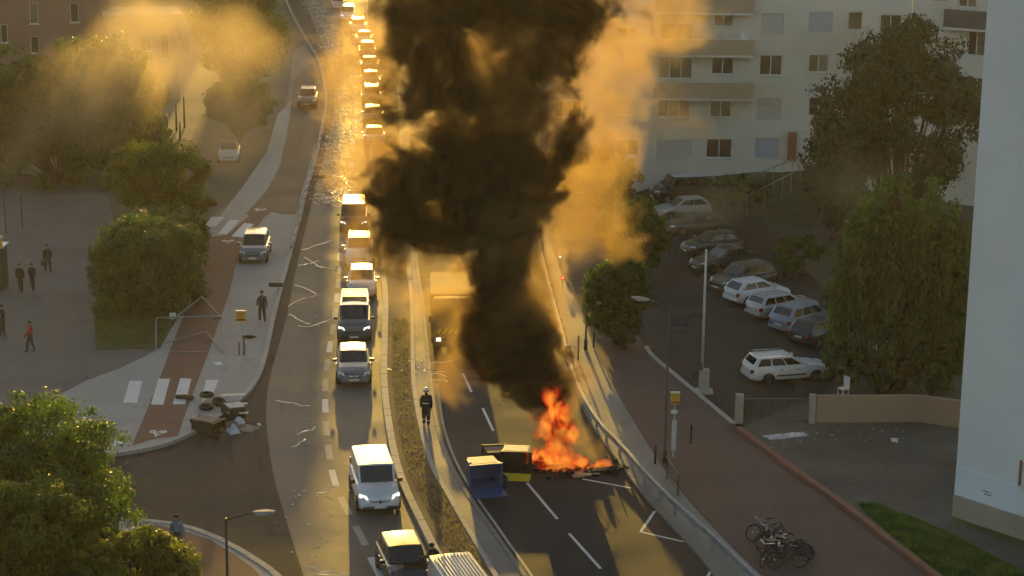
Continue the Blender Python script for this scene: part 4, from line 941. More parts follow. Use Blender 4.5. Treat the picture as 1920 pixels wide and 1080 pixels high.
# ================================================================== people
M_skin = mat('skin', (.42, .26, .18), .6); M_hair = mat('hair_dark', (.018, .014, .012), .7)
def cloth(name, col): return mat('cloth_' + name, col, .85, .15, 8, .2, 40)
def person(label, px, py, face, h=1.75, top=(.02, .02, .022), legs=(.02, .02, .025), stride=.25, arms=(0.15, -.15), lean=0.0, reach=None, helmet=False, bag=False, bands=False, z=.15, hair=True, skirt=False, bulk=1.0):
    """body grown from a posed skeleton with tapering radii; +x is the way the figure faces"""
    s = h / 1.75; root = empty('person', G(px, py, z), face); tag(root, label, 'person')
    V = []; E = []; RR = []; MI = []
    def v(x, y, z_, r_, m): V.append((x * s, y * s, z_ * s)); RR.append(r_ * s); MI.append(m); return len(V) - 1
    def e(a, b): E.append((a, b))
    ll = math.sin(lean); lc = math.cos(lean)
    def up(x, y, d): return (x + ll * d, y, .93 + lc * d)       # torso point, d above the hips
    bk_ = bulk; pel = v(0, 0, .93, .16 * bk_, 1); wa = v(*up(0, 0, .16), .155 * bk_, 0); ch = v(*up(0, 0, .36), .175 * bk_, 0); nk0 = v(*up(0, 0, .50), .10, 0); nk = v(*up(.01, 0, .57), .055, 2)
    hd = v(*up(.03, 0, .68), .095, 2); ht = v(*up(.02, 0, .76), .085, 2)
    for a, b in ((pel, wa), (wa, ch), (ch, nk0), (nk0, nk), (nk, hd), (hd, ht)): e(a, b)
    hands = []
    for i, sd in enumerate((1, -1)):
        sw = stride * sd; hip = v(0, .095 * sd, .86, .125 * bk_, 1); kn = v(.06 + sw * .55, .10 * sd, .50, .09 * bk_, 1); an = v(sw, .10 * sd, .12, .074 * bk_, 1)
        he = v(sw - .03, .10 * sd, .045, .045, 3); to = v(sw + .17, .115 * sd, .032, .036, 3)
        for a, b in ((pel, hip), (hip, kn), (kn, an), (an, he), (he, to)): e(a, b)
        sh = v(*up(0, .17 * sd, .44), .09 * bk_, 0); a = arms[i]
        if reach and i in reach:
            tx, ty, tz = reach[i]; S0 = Vector(up(0, .19 * sd, .45)); T = Vector((tx, ty, tz)); mid = S0.lerp(T, .5) + Vector((-.02, .05 * sd, -.06))
            el = v(*mid, .068 * bk_, 0); wr = v(*T, .048, 0); d_ = (T - mid).normalized()
        else:
            S0 = Vector(up(0, .21 * sd, .44)); E_ = S0 + Vector((math.sin(a) * .28, .02 * sd, -math.cos(a) * .28)); a2 = a + .3; W_ = E_ + Vector((math.sin(a2) * .25, .01 * sd, -math.cos(a2) * .25))
            el = v(*E_, .068 * bk_, 0); wr = v(*W_, .048, 0); d_ = (W_ - E_).normalized()
        Wp = Vector(V[wr]) / s; hn = v(*(Wp + d_ * .08), .038, 2)
        for p, q in ((ch, sh), (sh, el), (el, wr), (wr, hn)): e(p, q)
        hands.append((Wp + d_ * .09, d_, sd))
    me = bpy.data.meshes.new('body'); me.from_pydata(V, E, []); o = bpy.data.objects.new('body', me); COL.objects.link(o)
    sk = o.modifiers.new('skin', 'SKIN'); sk.use_smooth_shade = True; sk.branch_smoothing = .6
    for i, d in enumerate(me.skin_vertices[0].data): d.radius = (RR[i] * (1.0 if MI[i] != 0 or i not in (1, 2) else .82), RR[i] * (1.0 if i not in (0, 1, 2) else 1.15)); d.use_root = (i == 0)
    o.modifiers.new('sub', 'SUBSURF').levels = 1
    bpy.context.view_layer.update()
    ev = o.evaluated_get(bpy.context.evaluated_depsgraph_get()); bm = bmesh.new(); bm.from_mesh(ev.to_mesh()); ev.to_mesh_clear()
    bpy.data.objects.remove(o); bpy.data.meshes.remove(me)
    # five fingers on each palm
    for (c, d, sd) in hands:
        side = d.cross(Vector((0, 0, 1)) if abs(d.z) < .9 else Vector((1, 0, 0))).normalized(); bend = side.cross(d).normalized()
        for k, (off, ln) in enumerate(((-.03, .065), (-.01, .078), (.01, .072), (.03, .058), (.045, .05))):
            st = (c + side * off * (1 if k < 4 else .8)) if k < 4 else (c - d * .045 + side * .03 * sd)
            dd = d if k < 4 else (d + side * .8 * sd).normalized()
            t = MB().tube([st * s, (st + dd * ln * .55) * s, (st + dd * ln + bend * .018) * s], [.0095 * s, .009 * s, .006 * s], 5)
            vv = [bm.verts.new(p) for p in t.v]
            for f in t.f:
                try: bm.faces.new([vv[i] for i in f])
                except ValueError: pass
    # nose, ears
    hp = Vector(V[hd])
    def blob(p, r_):
        vs_ = bmesh.ops.create_icosphere(bm, subdivisions=1, radius=r_)['verts']
        for q in vs_: q.co += p
    blob(hp + Vector((.098, 0, -.005)) * s, .018 * s)
    for sd in (1, -1): blob(hp + Vector((0, .095 * sd, 0)) * s, .022 * s)
    m2 = bpy.data.meshes.new('body'); bm.to_mesh(m2); bm.free()
    tm, lm = cloth('%.3f_%.3f_%.3f' % top, top), cloth('%.3f_%.3f_%.3f' % legs, legs)
    for m in (tm, lm, M_skin, M_trim): m2.materials.append(m)
    VV = [Vector(p) for p in V]
    idx = []
    for p in m2.polygons:
        c = p.center; j = min(range(len(VV)), key=lambda i: (VV[i] - c).length - RR[i]); idx.append(MI[j])
    m2.polygons.foreach_set('material_index', idx); m2.polygons.foreach_set('use_smooth', [True] * len(idx))
    link('body', m2, root)
    # eyes and mouth
    for sd in (1, -1):
        MB().box(tuple(hp + Vector((.089, .033 * sd, .018)) * s), (.012 * s, .026 * s, .012 * s)).build('eye', M_hair, root)
    MB().box(tuple(hp + Vector((.088, 0, -.05)) * s), (.012 * s, .045 * s, .01 * s)).build('mouth', mat('lips', (.3, .13, .11), .6), root)
    if helmet:
        b = MB().lathe([(.135, -.02), (.13, .05), (.105, .11), (.05, .145), (.005, .15)], 14); b.v = [(x * s + hp.x, y * s + hp.y, z_ * s + hp.z) for x, y, z_ in b.v]
        b.build('helmet', M_chrome, root, smooth=True)
    elif hair:
        b = MB().lathe([(.098, .0), (.104, .05), (.085, .105), (.045, .132), (.005, .138)], 12); b.v = [((x - .018) * s + hp.x, y * s + hp.y, z_ * s + hp.z) for x, y, z_ in b.v]
        b.build('hair', M_hair, root, smooth=True)
    if bands:
        for sd in (1, -1):
            x = stride * sd
            MB().lathe([(.105, -.02), (.105, .02)], 10, c=(x * .8 * s, .10 * sd * s, .26 * s)).build('reflective_band', M_plate, root)
        MB().lathe([(.20, -.02), (.20, .02)], 14, c=(0, 0, 1.06 * s)).build('reflective_band', M_plate, root)
    if bag:
        MB().box((.02, -.34 * s, .62 * s), (.34 * s, .14 * s, .34 * s)).build('shoulder_bag', M_trim, root, bevel=.05)
    return root
D = -math.pi / 2                                     # facing the camera
person('firefighter in black gear and silver helmet beside the median', 799, 797, -D, 1.86, (.015, .015, .02), (.015, .015, .02), .12, helmet=True, bands=True, z=.09, bulk=1.15)
person('person in black leaning towards the black hatchback window', 824, 1092, math.pi + .5, 1.78, (.012, .012, .013), (.10, .10, .07), .1, lean=.5, reach={0: (.62, -.1, 1.12), 1: (.55, -.2, 1.0)}, z=.02)
person('man in dark clothes walking on the pale pavement', 492, 602, -D + .3, 1.8, (.03, .028, .022), (.035, .03, .022), .22, arms=(.3, -.3))
person('person in black with a bag walking on the plaza', 90, 509, D + .5, 1.76, (.03, .03, .03), (.045, .045, .045), .2, bag=True, z=.11)
person('person in long dark coat, left of a walking pair', 39, 546, D, 1.74, (.02, .02, .02), (.02, .02, .02), .08, z=.11)
person('person in dark jacket, right of a walking pair', 62, 544, D - .2, 1.7, (.022, .022, .024), (.025, .025, .03), .14, arms=(.35, -.3), z=.11)
person('person with hands on chest at the left edge', 5, 628, D, 1.75, (.03, .03, .03), (.03, .03, .035), .06, reach={0: (.25, .03, 1.25), 1: (.25, -.03, 1.2)}, z=.11)
person('person in red shirt and grey trousers on the plaza', 58, 659, math.pi, 1.72, (.42, .035, .02), (.05, .055, .065), .18, arms=(.35, -.1), z=.11)
person('person in light blue shirt behind the bottom tree', 333, 1042, D + .3, 1.76, (.13, .22, .34), (.05, .055, .07), .12, z=.14)
# ================================================================== street furniture
M_pole = mat('pole_dark', (.05, .05, .05), .5, metal=.4); M_polew = mat('pole_pale', (.5, .5, .48), .5); M_galv = mat('galvanised', (.26, .275, .285), .72, .2, 3)
M_yel = mat('sign_yellow', (.65, .40, .03), .5); M_red = mat('sign_red', (.35, .03, .03), .5); M_poster = mat('poster_paper', (.5, .5, .48), .6, .2, 5)
def height_at(base, top_y):
    P = G(*base); return (base[1] - top_y) / ppm(P) / .968, P
def lamp_post(label, base, ytop, arm, m, head_len=.75):
    h, P = height_at(base, ytop); r_ = empty('street_lamp', P); tag(r_, label, 'street lamp')
    MB().tube([(0, 0, 0), (0, 0, .7), (0, 0, .72), (0, 0, h)], [.1, .1, .065, .045], 10).build('post', m, r_, smooth=True)
    MB().lathe([(.16, 0), (.16, .03)], 10).build('base_plate', m, r_)
    ex = Vector(arm); MB().tube([(0, 0, h - .05), ex * .5 + Vector((0, 0, h + .10)), ex + Vector((0, 0, h + .22))], [.035, .03, .03], 8).build('arm', m, r_)
    a = math.atan2(ex.y, ex.x); t = ex.normalized()
    b = MB(); rings = []
    for q, w_, hh in ((-.05, .05, .04), (.1, .13, .06), (.45, .15, .06), (head_len, .06, .03)):
        c = ex + t * q + Vector((0, 0, h + .24 + q * .06)); n = Vector((-t.y, t.x, 0))
        rings.append([c - n * w_ - Vector((0, 0, hh)), c + n * w_ - Vector((0, 0, hh)), c + n * w_ * .8 + Vector((0, 0, hh)), c - n * w_ * .8 + Vector((0, 0, hh))])
    hd = b.loft(rings).build('lamp_head', M_galv, r_)
    c = ex + t * .3 + Vector((0, 0, h + .24 - .052)); MB().box(tuple(c), (.4, .2, .03), a).build('lens', M_lampg, hd)
    return r_
lamp_post('dark street lamp with short arm at the bottom left corner', (428, 1150), 967, (1.05, .0, 0), M_pole)
lamp_post('dark tall street lamp rising from the footpath', (1246, 872), 575, (-.95, .3, 0), M_pole)
lamp_post('street lamp with drooping curved arm at the smoke edge', (1098, 660), 578, (.6, .3, 0), M_pole, .5)
# white pole on a concrete block
h, P = height_at((1315, 735), 470); wp = empty('pale_pole', P); tag(wp, 'tall pale pole on a concrete block in the car park', 'pole')
MB().tube([(0, 0, 1.2), (0, 0, h)], [.085, .055], 10).build('post', M_polew, wp, smooth=True); MB().box((.12, 0, .6), (.5, .5, 1.2)).build('concrete_block', M_kerb, wp, bevel=.04)
MB().box((.08, -.05, .06), (1.0, .9, .12)).build('footing', M_kerb, wp, bevel=.03); MB().box((-.1, -.12, 1.35), (.14, .12, .4)).build('switch_box', M_trim, wp)
def bollard(label, base, ytop, r_=.05, group='dark bollards on the footpath'):
    h, P = height_at(base, ytop); o = MB().lathe([(r_, 0), (r_, h * .93), (r_ * .8, h * .97), (r_ * .3, h)], 10).build('bollard', M_pole, smooth=False); o.location = P + Vector((0, 0, .12)); tag(o, label, 'bollard', group); return o
bollard('dark bollard in the sunlit part of the footpath', (1113, 656), 626); bollard('dark bollard by the guard rail near the yellow sign', (1228, 874), 838); bollard('dark bollard on the shaded footpath', (1295, 836), 800)
bollard('thin dark post beside the motorcycle', (1084, 680), 632)
# bus stop flags
def bus_stop(label, base, ytop, sw, sh, panels, m=M_polew):
    h, P = height_at(base, ytop); r_ = empty('bus_stop_sign', P + Vector((0, 0, .14))); tag(r_, label, 'sign')
    MB().tube([(0, 0, 0), (0, 0, h)], .032, 8).build('post', m, r_)
    f = MB().box((0, -.04, h - sh / 2), (sw, .05, sh)).build('sign_plate', M_yel, r_, bevel=.01)
    MB().box((0, -.04, h + .02), (sw * 1.04, .09, .05)).build('cap', M_frame, f); MB().box((0, -.071, h - sh * .82), (sw * .98, .012, sh * .16)).build('red_band', M_red, f)
    for k in range(3): MB().box((0, -.071, h - sh * (.2 + .17 * k)), (sw * (.7 - .1 * k), .008, sh * .05)).build('text_line', M_red, f)
    for (x, z0, z1, w_, mm) in panels: MB().box((x, -.05, (z0 + z1) / 2), (w_, .05, z1 - z0), 0).build('timetable_panel', mm, r_)
    return r_
bus_stop('yellow and red bus stop flag on the pale pavement', (454, 698), 588, .52, .55, ((.14, .8, 1.75, .10, M_redb), (-.12, .8, 1.5, .07, M_redb)))
bus_stop('yellow bus stop flag beside the tall dark lamp', (1262, 862), 740, .42, .55, ((0, .35, 1.75, .22, M_poster), (-.02, 2.1, 2.25, .3, M_frame)))
# hoop barrier
hb = empty('hoop_barrier', G(1250, 898, .12)); tag(hb, 'dark metal hoop barrier at the edge of the footpath', 'barrier'); A = Vector((0, 0, 0)); B = G(1271, 930, .12) - G(1250, 898, .12)
for nm, p in (('leg', [A, A + Vector((0, 0, 1.0))]), ('leg', [B, B + Vector((0, 0, 1.0))]), ('rail', [A + Vector((0, 0, 1.0)), B + Vector((0, 0, 1.0))]), ('rail', [A + Vector((0, 0, .55)), B + Vector((0, 0, .55))]), ('rail', [A + Vector((0, 0, .2)), B + Vector((0, 0, .2))])):
    MB().tube(p, .028, 7).build(nm, M_pole, hb)
# guard rail: W-beam on posts, in 4 m lengths
GRP = crom([(975, 250), (992, 350), (1008, 440), (1030, 530), (1052, 610), (1073, 690), (1095, 745), (1130, 799), (1169, 838), (1200, 874), (1247, 924), (1286, 960), (1338, 1005), (1411, 1075), (1480, 1140)], 6)
gr = empty('guard_rail', G(*GRP[0], .1)); tag(gr, 'galvanised steel guard rail along the right carriageway', 'guard rail')
Pg, dg = along(GRP, .78); Pg = [Vector((p.x, p.y, .1)) for p in Pg]; step = 2.0; n = int(dg[-1] / step)
prof = [(0, .50), (.05, .53), (.055, .58), (.0, .64), (.0, .66), (.055, .72), (.05, .77), (0, .80), (-.012, .80), (.038, .765), (.04, .725), (-.015, .665), (-.015, .635), (.04, .575), (.036, .535), (-.012, .50)]
for i in range(n):
    a, c = at_len(Pg, dg, i * step), at_len(Pg, dg, (i + 1) * step); t = (c - a).normalized(); nn = Vector((t.y, -t.x, 0))
    if nn.x > 0: nn = -nn
    bm_ = MB().loft([[q + nn * (u * 2.2) + Vector((0, 0, zz_)) for u, zz_ in prof] for q in (a, c + t * .03)]); under(bm_.build('beam', M_galv), gr)
    q = a - nn * .1; under(MB().box((q.x, q.y, .1 + .36), (.09, .12, .74), math.atan2(t.y, t.x)).build('post', M_galv), gr)
# rail along the curved kerb up the service lane
KR = crom(KL[1:11], 6); hr = empty('kerb_rail', G(*KR[0])); tag(hr, 'low steel rail along the curved kerb of the service lane', 'railing')
Pk, dk = along(KR, .5); Pk = [Vector((p.x, p.y, .0)) for p in Pk]; i = 0
while (i + 1) * 3.0 < dk[-1]:
    pts = [at_len(Pk, dk, i * 3.0 + q * .75) + Vector((0, 0, .62)) for q in range(5)]
    under(MB().tube(pts, .07, 8).build('rail', M_galv, smooth=True), hr); q = at_len(Pk, dk, i * 3.0); under(MB().tube([q, q + Vector((0, 0, .6))], .045, 6).build('post', M_galv), hr); i += 1
# direction boards fixed at the kerb
for (bx, by, x1, label) in ((603, 352, 585, 'dark board sign standing edge-on at the kerb rail'), (521, 560, 503, 'dark plank sign on a post by the kerb')):
    P = G(bx, by, 0); s_ = empty('direction_sign', P); tag(s_, label, 'sign'); MB().tube([(0, 0, 0), (0, 0, 1.0)], .03, 6).build('post', M_galv, s_)
    MB().box((-.1, -.03, .86), (.85, .05, .26)).build('board', M_trim, s_, bevel=.01); MB().box((.12, -.062, .62), (.12, .02, .12)).build('bracket', M_galv, s_)
# slim sign post in the car park
h, P = height_at((1468, 492), 440); sp = empty('sign_post', P); tag(sp, 'thin post with small pale plate behind the parked cars', 'sign'); MB().tube([(0, 0, 0), (0, 0, h)], .03, 6).build('post', M_galv, sp); MB().box((0, -.05, h * .55), (.2, .03, .32)).build('plate', M_frame, sp)
# kiosk and posts on the left edge
ks = empty('kiosk', G(-8, 540, .1)); tag(ks, 'dark kiosk with yellow sign at the left edge of the plaza', 'kiosk')
MB().box((0, 0, 1.3), (1.3, 1.2, 2.6)).build('wall', M_pole, ks, bevel=.03); MB().box((0, 0, 2.66), (1.5, 1.4, .12)).build('roof', M_frame, ks, bevel=.02); MB().box((.35, -.7, 2.95), (.75, .12, .62)).build('sign_plate', M_yel, ks, bevel=.02); MB().box((.35, -.765, 2.95), (.14, .012, .35)).build('sign_mark', M_trim, ks); MB().box((.35, -.7, 3.32), (.8, .16, .1)).build('sign_cap', M_frame, ks)
for (bx, by, yt, lab) in ((11, 440, 352, 'thin dark pole behind the kiosk'), (42, 432, 366, 'thin dark pole right of the kiosk')):
    h, P = height_at((bx, by), yt); o = MB().tube([(0, 0, 0), (0, 0, h)], [.04, .03], 7).build('thin_pole', M_pole); o.location = P; tag(o, lab, 'pole')
# posts in the far-left courtyard
for k, (x, y, yt) in enumerate(((302, 262, 235), (314, 258, 222), (331, 246, 196), (346, 240, 183), (338, 262, 230), (337, 75, 52), (342, 82, 60), (348, 90, 66), (353, 98, 72), (330, 88, 20))):
    h, P = height_at((x, y), yt); o = MB().tube([(0, 0, 0), (0, 0, h)], [.09, .07], 7).build('wooden_post', M_bark); o.location = P
    tag(o, ('shortest leftmost post in the near courtyard strip', 'post second from left in the near courtyard strip', 'tall post in the middle of the near courtyard strip', 'rightmost tall post in the near courtyard strip', 'short post behind the middle of the near strip', 'first of four posts in the far courtyard strip', 'second of four posts in the far courtyard strip', 'third of four posts in the far courtyard strip', 'last of four posts in the far courtyard strip', 'tall thin post at the corner of the low hall')[k], 'post', 'posts in the far-left courtyard')
# ramp handrails on the bank
for k, (a, c) in enumerate((((1380, 366), (1485, 322)), ((1400, 392), (1500, 340)))):
    r_ = empty('ramp_handrail', G(*a, 0)); tag(r_, ('upper' if k == 0 else 'lower') + ' pale handrail of the ramp on the bank', 'handrail'); A, B = G(*a, .6), G(*c, 2.2)
    under(MB().tube([A + Vector((0, 0, .95)), B + Vector((0, 0, .95))], .045, 6).build('rail', M_galv), r_)
    for q in range(7): p = A.lerp(B, q / 6); under(MB().tube([p - Vector((0, 0, .6)), p + Vector((0, 0, .95))], .025, 6).build('post', M_galv), r_)
# ================================================================== fire scene
M_blue = mat('bin_blue', (.025, .075, .20), .45, .2, 3); M_bk = mat('bin_black', (.012, .012, .012), .6, .3, 4); M_lid = mat('lid_yellow', (.62, .56, .03), .5, .12, 3); M_char = mat('charred', (.012, .011, .01), .95, .4, 5, .6, 12); M_inside = mat('bin_inside', (.015, .02, .03), .8); M_pale = mat('bin_pale', (.30, .33, .37), .6, .2, 4)
def shell(s0, s1, h, th=.04):
    """open tapered container, mouth towards +z"""
    b = MB(); o0 = [(-s0[0], -s0[1], 0), (s0[0], -s0[1], 0), (s0[0], s0[1], 0), (-s0[0], s0[1], 0)]; o1 = [(-s1[0], -s1[1], h), (s1[0], -s1[1], h), (s1[0], s1[1], h), (-s1[0], s1[1], h)]
    i0 = [(x * .93, y * .93, th) for x, y, z in o0]; i1 = [(x * .93, y * .93, h) for x, y, z in o1]; b.add(o0 + o1 + i0 + i1, ((3, 2, 1, 0), (0, 1, 5, 4), (1, 2, 6, 5), (2, 3, 7, 6), (3, 0, 4, 7), (4, 5, 13, 12), (5, 6, 14, 13), (6, 7, 15, 14), (7, 4, 12, 15), (9, 8, 12, 13), (10, 9, 13, 14), (11, 10, 14, 15), (8, 11, 15, 12), (8, 9, 10, 11)))
    return b
def bin_(label, px, py, rz, m, lidm, s=(.52, .42), h=1.0, lid_open=0.9, wheels=True, top=None):
    """wheeled bin lying on its back: mouth points along local -y"""
    r_ = empty('wheeled_bin', G(px, py) + Vector((0, 0, .016)), rz); tag(r_, label, 'bin')
    T = Matrix.Translation((0, h * .5, s[1] + .06)) @ Matrix.Rotation(R(90), 4, 'X')
    b = shell((s[0] * .82, s[1] * .85), s, h); b.v = [tuple(T @ Vector(p)) for p in b.v]; b.build('body', m, r_, fixn=True)
    y0 = -h * .5
    rim = MB()
    for z in (.06, s[1] * 2 + .06): rim.box((0, y0 + .02, z), (s[0] * 2 + .1, .07, .05))
    for x in (-s[0] - .02, s[0] + .02): rim.box((x, y0 + .02, s[1] + .06), (.05, .07, s[1] * 2 - .06))
    rim.build('rim', m, r_)
    lw = s[1] * 1.7
    a = lid_open; L_ = MB().box((0, -lw / 2, 0), (s[0] * 2.05, lw, .06)); TM = Matrix.Translation((0, y0 - .03, .06)) @ Matrix.Rotation(a, 4, 'X')
    L_.v = [tuple(TM @ Vector(p)) for p in L_.v]; L_.build('lid', lidm, r_, bevel=.02)
    if top: MB().box((0, .02, s[1] * 2 + .075), (s[0] * 1.7, h * .82, .03)).build('top_panel', top, r_, bevel=.01)  # paler panel on the upward side of the lying bin
    if wheels:
        for x in (-s[0] * .7, s[0] * .7): w_ = MB().lathe([(.1, -.03), (.1, .03)], 12, axis='x').build('wheel', M_tyre, r_); w_.location = (x, h * .5 + .02, s[1] * 1.9)
    return r_
bin_('blue wheeled bin tipped over with its lid on the road', 905, 912, R(16), M_blue, M_blue, (.70, .56), 1.15, .04, top=M_pale)
bin_('black wheeled bin with a yellow lid lying beside the fire', 968, 884, R(-4), M_bk, M_lid, (.68, .5), 1.0, .12, top=M_pale)
bin_('small dark bin standing behind the blue one', 928, 876, R(190), M_bk, M_bk, (.5, .42), .9, .05, wheels=False)
def tyre(label, px, py, rr=.33, z=.016, tilt=0.0, m=M_tyre, grp='tyres dumped around the fire', zh=0):
    o = MB().lathe([(rr * .58, .02), (rr * .8, 0), (rr * .97, .04), (rr, .1), (rr * .97, .17), (rr * .8, .21), (rr * .58, .19), (rr * .55, .1), (rr * .58, .02)], 20).build('tyre', m, smooth=True, fixn=True)
    o.location = G(px, py) + Vector((0, 0, z + zh)); o.rotation_euler = (tilt, 0, random.uniform(0, 3)); tag(o, label, 'tyre', grp); return o
tyre('black tyre between blue bin and yellow lid', 938, 905, .34, tilt=.25, zh=.06); tyre('tyre on the pile right of the black bin', 1008, 876, .36, m=M_char); tyre('charred tyre lying on its neighbour at the fire', 1015, 868, .36, m=M_char, zh=.2); tyre('charred tyre under the flames', 1062, 890, .36, m=M_char); tyre('tilted charred tyre behind the burning pile', 1035, 872, .36, m=M_char, tilt=1.1, zh=.3)
tyre('charred tyre at the right end of the fire', 1150, 886, .33, m=M_char)
# burning heap: charred beams, board
def plank(label, a, b_, wid, th, m, z=.03, name='charred_plank'):
    A, B = G(*a), G(*b_); t = (B - A); o = MB().box((0, 0, 0), (t.length, wid, th)).build(name, m, bevel=.01); o.location = (A + B) / 2 + Vector((0, 0, z + th / 2)); o.rotation_euler = (0, 0, math.atan2(t.y, t.x)); tag(o, label, 'plank' if 'plank' in name else 'board'); return o
plank('pale scorched board lying before the flames', (1070, 893), (1118, 886), .75, .05, mat('scorched_board', (.35, .28, .15), .8, .4, 3), name='scorched_board')
plank('long charred plank at the right of the fire', (1110, 888), (1176, 880), .35, .14, M_char); plank('charred plank across the fire bed', (1010, 880), (1100, 874), .25, .12, M_char, .06); plank('charred slanting plank at the left of the fire bed', (1030, 860), (1085, 888), .3, .1, M_char, .16)
rng = random.Random(5); b = MB()
for k in range(90):
    p = G(rng.uniform(1000, 1165), rng.gauss(878, 7)); a = rng.uniform(0, 3); b.box((p.x, p.y, .02 + rng.random() * .12), (rng.uniform(.08, .4), rng.uniform(.05, .15), rng.uniform(.03, .1)), a)
tag(b.build('ash_debris', M_char), 'burnt scraps and ash spread under the fire', 'debris', kind='stuff')
# ================================================================== debris on the left corner
bin_('black wheeled bin overturned at the pavement corner', 390, 812, R(62), M_bk, M_bk, (.46, .3), 1.35, .3, top=mat('bin_grey', (.05, .05, .05), .7, .3, 4)); bin_('grey bin lying behind the overturned black bin', 440, 783, R(206), mat('bin_dull', (.025, .024, .022), .7, .3, 4), M_bk, (.46, .28), 1.1, .1, top=M_pale)
g2 = 'tyres dumped on the pavement corner'
tyre('upper tyre of the stack on the zebra stripe', 388, 757, .36, .36, grp=g2); tyre('lower tyre of the stack at the zebra stripe', 387, 772, .36, .15, grp=g2); tyre('tyre leaning beside the stacked pair', 410, 764, .36, .15, tilt=.35, grp=g2, zh=.05)
lg = MB().tube([(-.45, 0, .1), (0, .02, .11), (.45, 0, .1)], [.1, .12, .1], 8).build('log', M_bark); lg.location = G(346, 748, .15); lg.rotation_euler = (0, 0, -.15); tag(lg, 'short log lying on the zebra stripe', 'log')
def rag(name, label, px, py, sx, sy, h, m, seed, cat, z=.02):
    rg = random.Random(seed); n = 7; vs = []
    for i in range(n):
        for j in range(n):
            u, v = i / (n - 1) * 2 - 1, j / (n - 1) * 2 - 1; e_ = 1 - max(abs(u), abs(v)) ** 2
            vs.append((u * sx * (1 + rg.uniform(-.12, .12)), v * sy * (1 + rg.uniform(-.12, .12)), .01 + h * e_ * rg.uniform(.4, 1.1)))
    m_ = len(vs); fs = [(i * n + j, (i + 1) * n + j, (i + 1) * n + j + 1, i * n + j + 1) for i in range(n - 1) for j in range(n - 1)]
    ring = [i * n for i in range(n)] + [(n - 1) * n + j for j in range(1, n)] + [i * n + n - 1 for i in range(n - 2, -1, -1)] + [j for j in range(n - 2, 0, -1)]
    b = MB().add(vs + [(vs[k][0], vs[k][1], 0) for k in ring], fs + [(ring[k], ring[(k + 1) % len(ring)], m_ + (k + 1) % len(ring), m_ + k) for k in range(len(ring))])
    o = b.build(name, m, smooth=True); o.location = G(px, py) + Vector((0, 0, z)); o.rotation_euler = (0, 0, rg.uniform(0, 3)); tag(o, label, cat); return o
M_bag = mat('white_bag', (.55, .57, .62), .45, .12, 6); M_tarp = mat('brown_cloth', (.16, .13, .10), .85, .3, 3)
rag('rubbish_bag', 'round white rubbish bag in front of the dumped bins', 437, 812, .28, .28, .42, M_bag, 1, 'bag'); rag('rubbish_bag', 'round pale rubbish bag behind the other white bag', 449, 795, .24, .24, .4, M_bag, 2, 'bag')
rag('cloth_heap', 'crumpled brown cloth heap between the bins and bags', 428, 805, .9, .5, .35, M_tarp, 3, 'cloth'); rag('cloth_sheet', 'beige sheet under the white bags', 458, 803, .7, .45, .12, mat('beige_cloth', (.28, .23, .17), .9, .2, 3), 4, 'cloth')
rag('paper_sheet', 'white paper sheet on the pavement below the bus stop', 410, 687, .32, .22, .03, M_white, 5, 'paper', .15); rag('paper_scrap', 'white scrap on the road beside the bags', 486, 797, .22, .08, .04, M_white, 6, 'paper')
rag('plaster_rubble', 'white powdery rubble spilled by the gate', 1474, 818, 1.1, .35, .10, mat('plaster', (.5, .5, .5), .9, .4, 5), 7, 'rubble'); rag('paper_scrap', 'small white scrap at the yard centre', 1677, 826, .3, .15, .03, M_white, 8, 'paper')
for k in range(3): plank(('upper', 'middle', 'lower')[k] + ' white bar across the dumped bins', (415 + k * 6, 770 + k * 9), (462 + k * 2, 768 + k * 10), .14, .06, M_frame, .75 - k * .2, 'white_bar')
# small litter and pulled-up wire on the carriageway
M_wire = mat('pale_straw', (.78, .70, .52), .34, .15, 4); rng = random.Random(9); wb = MB(); lt = MB()
def strip(pts, r_):
    pts = [Vector(p) for p in pts]; n = len(pts); vs = []
    for i, p in enumerate(pts):
        t = pts[min(i + 1, n - 1)] - pts[max(i - 1, 0)]; q = Vector((-t.y, t.x, 0)).normalized() * r_ * 1.5; vs += [p - q, p + q + Vector((0, 0, r_ * .5))]
    wb.add(vs, [(2 * i, 2 * i + 2, 2 * i + 3, 2 * i + 1) for i in range(n - 1)])
def twig(px, py, ln, r_=.018):
    p = G(px, py) + Vector((0, 0, .03)); a = rng.uniform(0, 6.3); pts = [p]
    for q in range(5):
        a += rng.uniform(-.6, .6); p = p + Vector((math.cos(a) * ln / 5, math.sin(a) * ln / 5, 0)); p.z = max(.025, .03 + rng.uniform(-.01, .12)); pts.append(p)
    strip(pts, r_)
def on(line, t): P, d = line; q = at_len(P, d, t * d[-1]); return q
EP = along(crom(EL, 4))
for k in range(900):
    t = .12 + rng.random() * .58; q = on(EP, t); off_ = rng.gauss(1.0, .75)
    p = q + Vector((off_, 0, .03)); a = rng.uniform(0, 6.3); pts = [p.copy()]; ln = rng.uniform(.4, 1.5)
    for s_ in range(4):
        a += rng.uniform(-.7, .7); p = p + Vector((math.cos(a) * ln / 4, math.sin(a) * ln / 4, 0)); p.z = rng.uniform(.025, .28 if rng.random() < .4 else .08); pts.append(p.copy())
    strip(pts, rng.uniform(.012, .026))
for (x, y) in ((645, 345), (655, 335), (640, 360), (630, 375), (660, 350), (712, 380), (790, 695), (780, 700)):
    for _ in range(5): twig(x + rng.uniform(-14, 14), y + rng.uniform(-8, 8), rng.uniform(1, 2.2), .022)
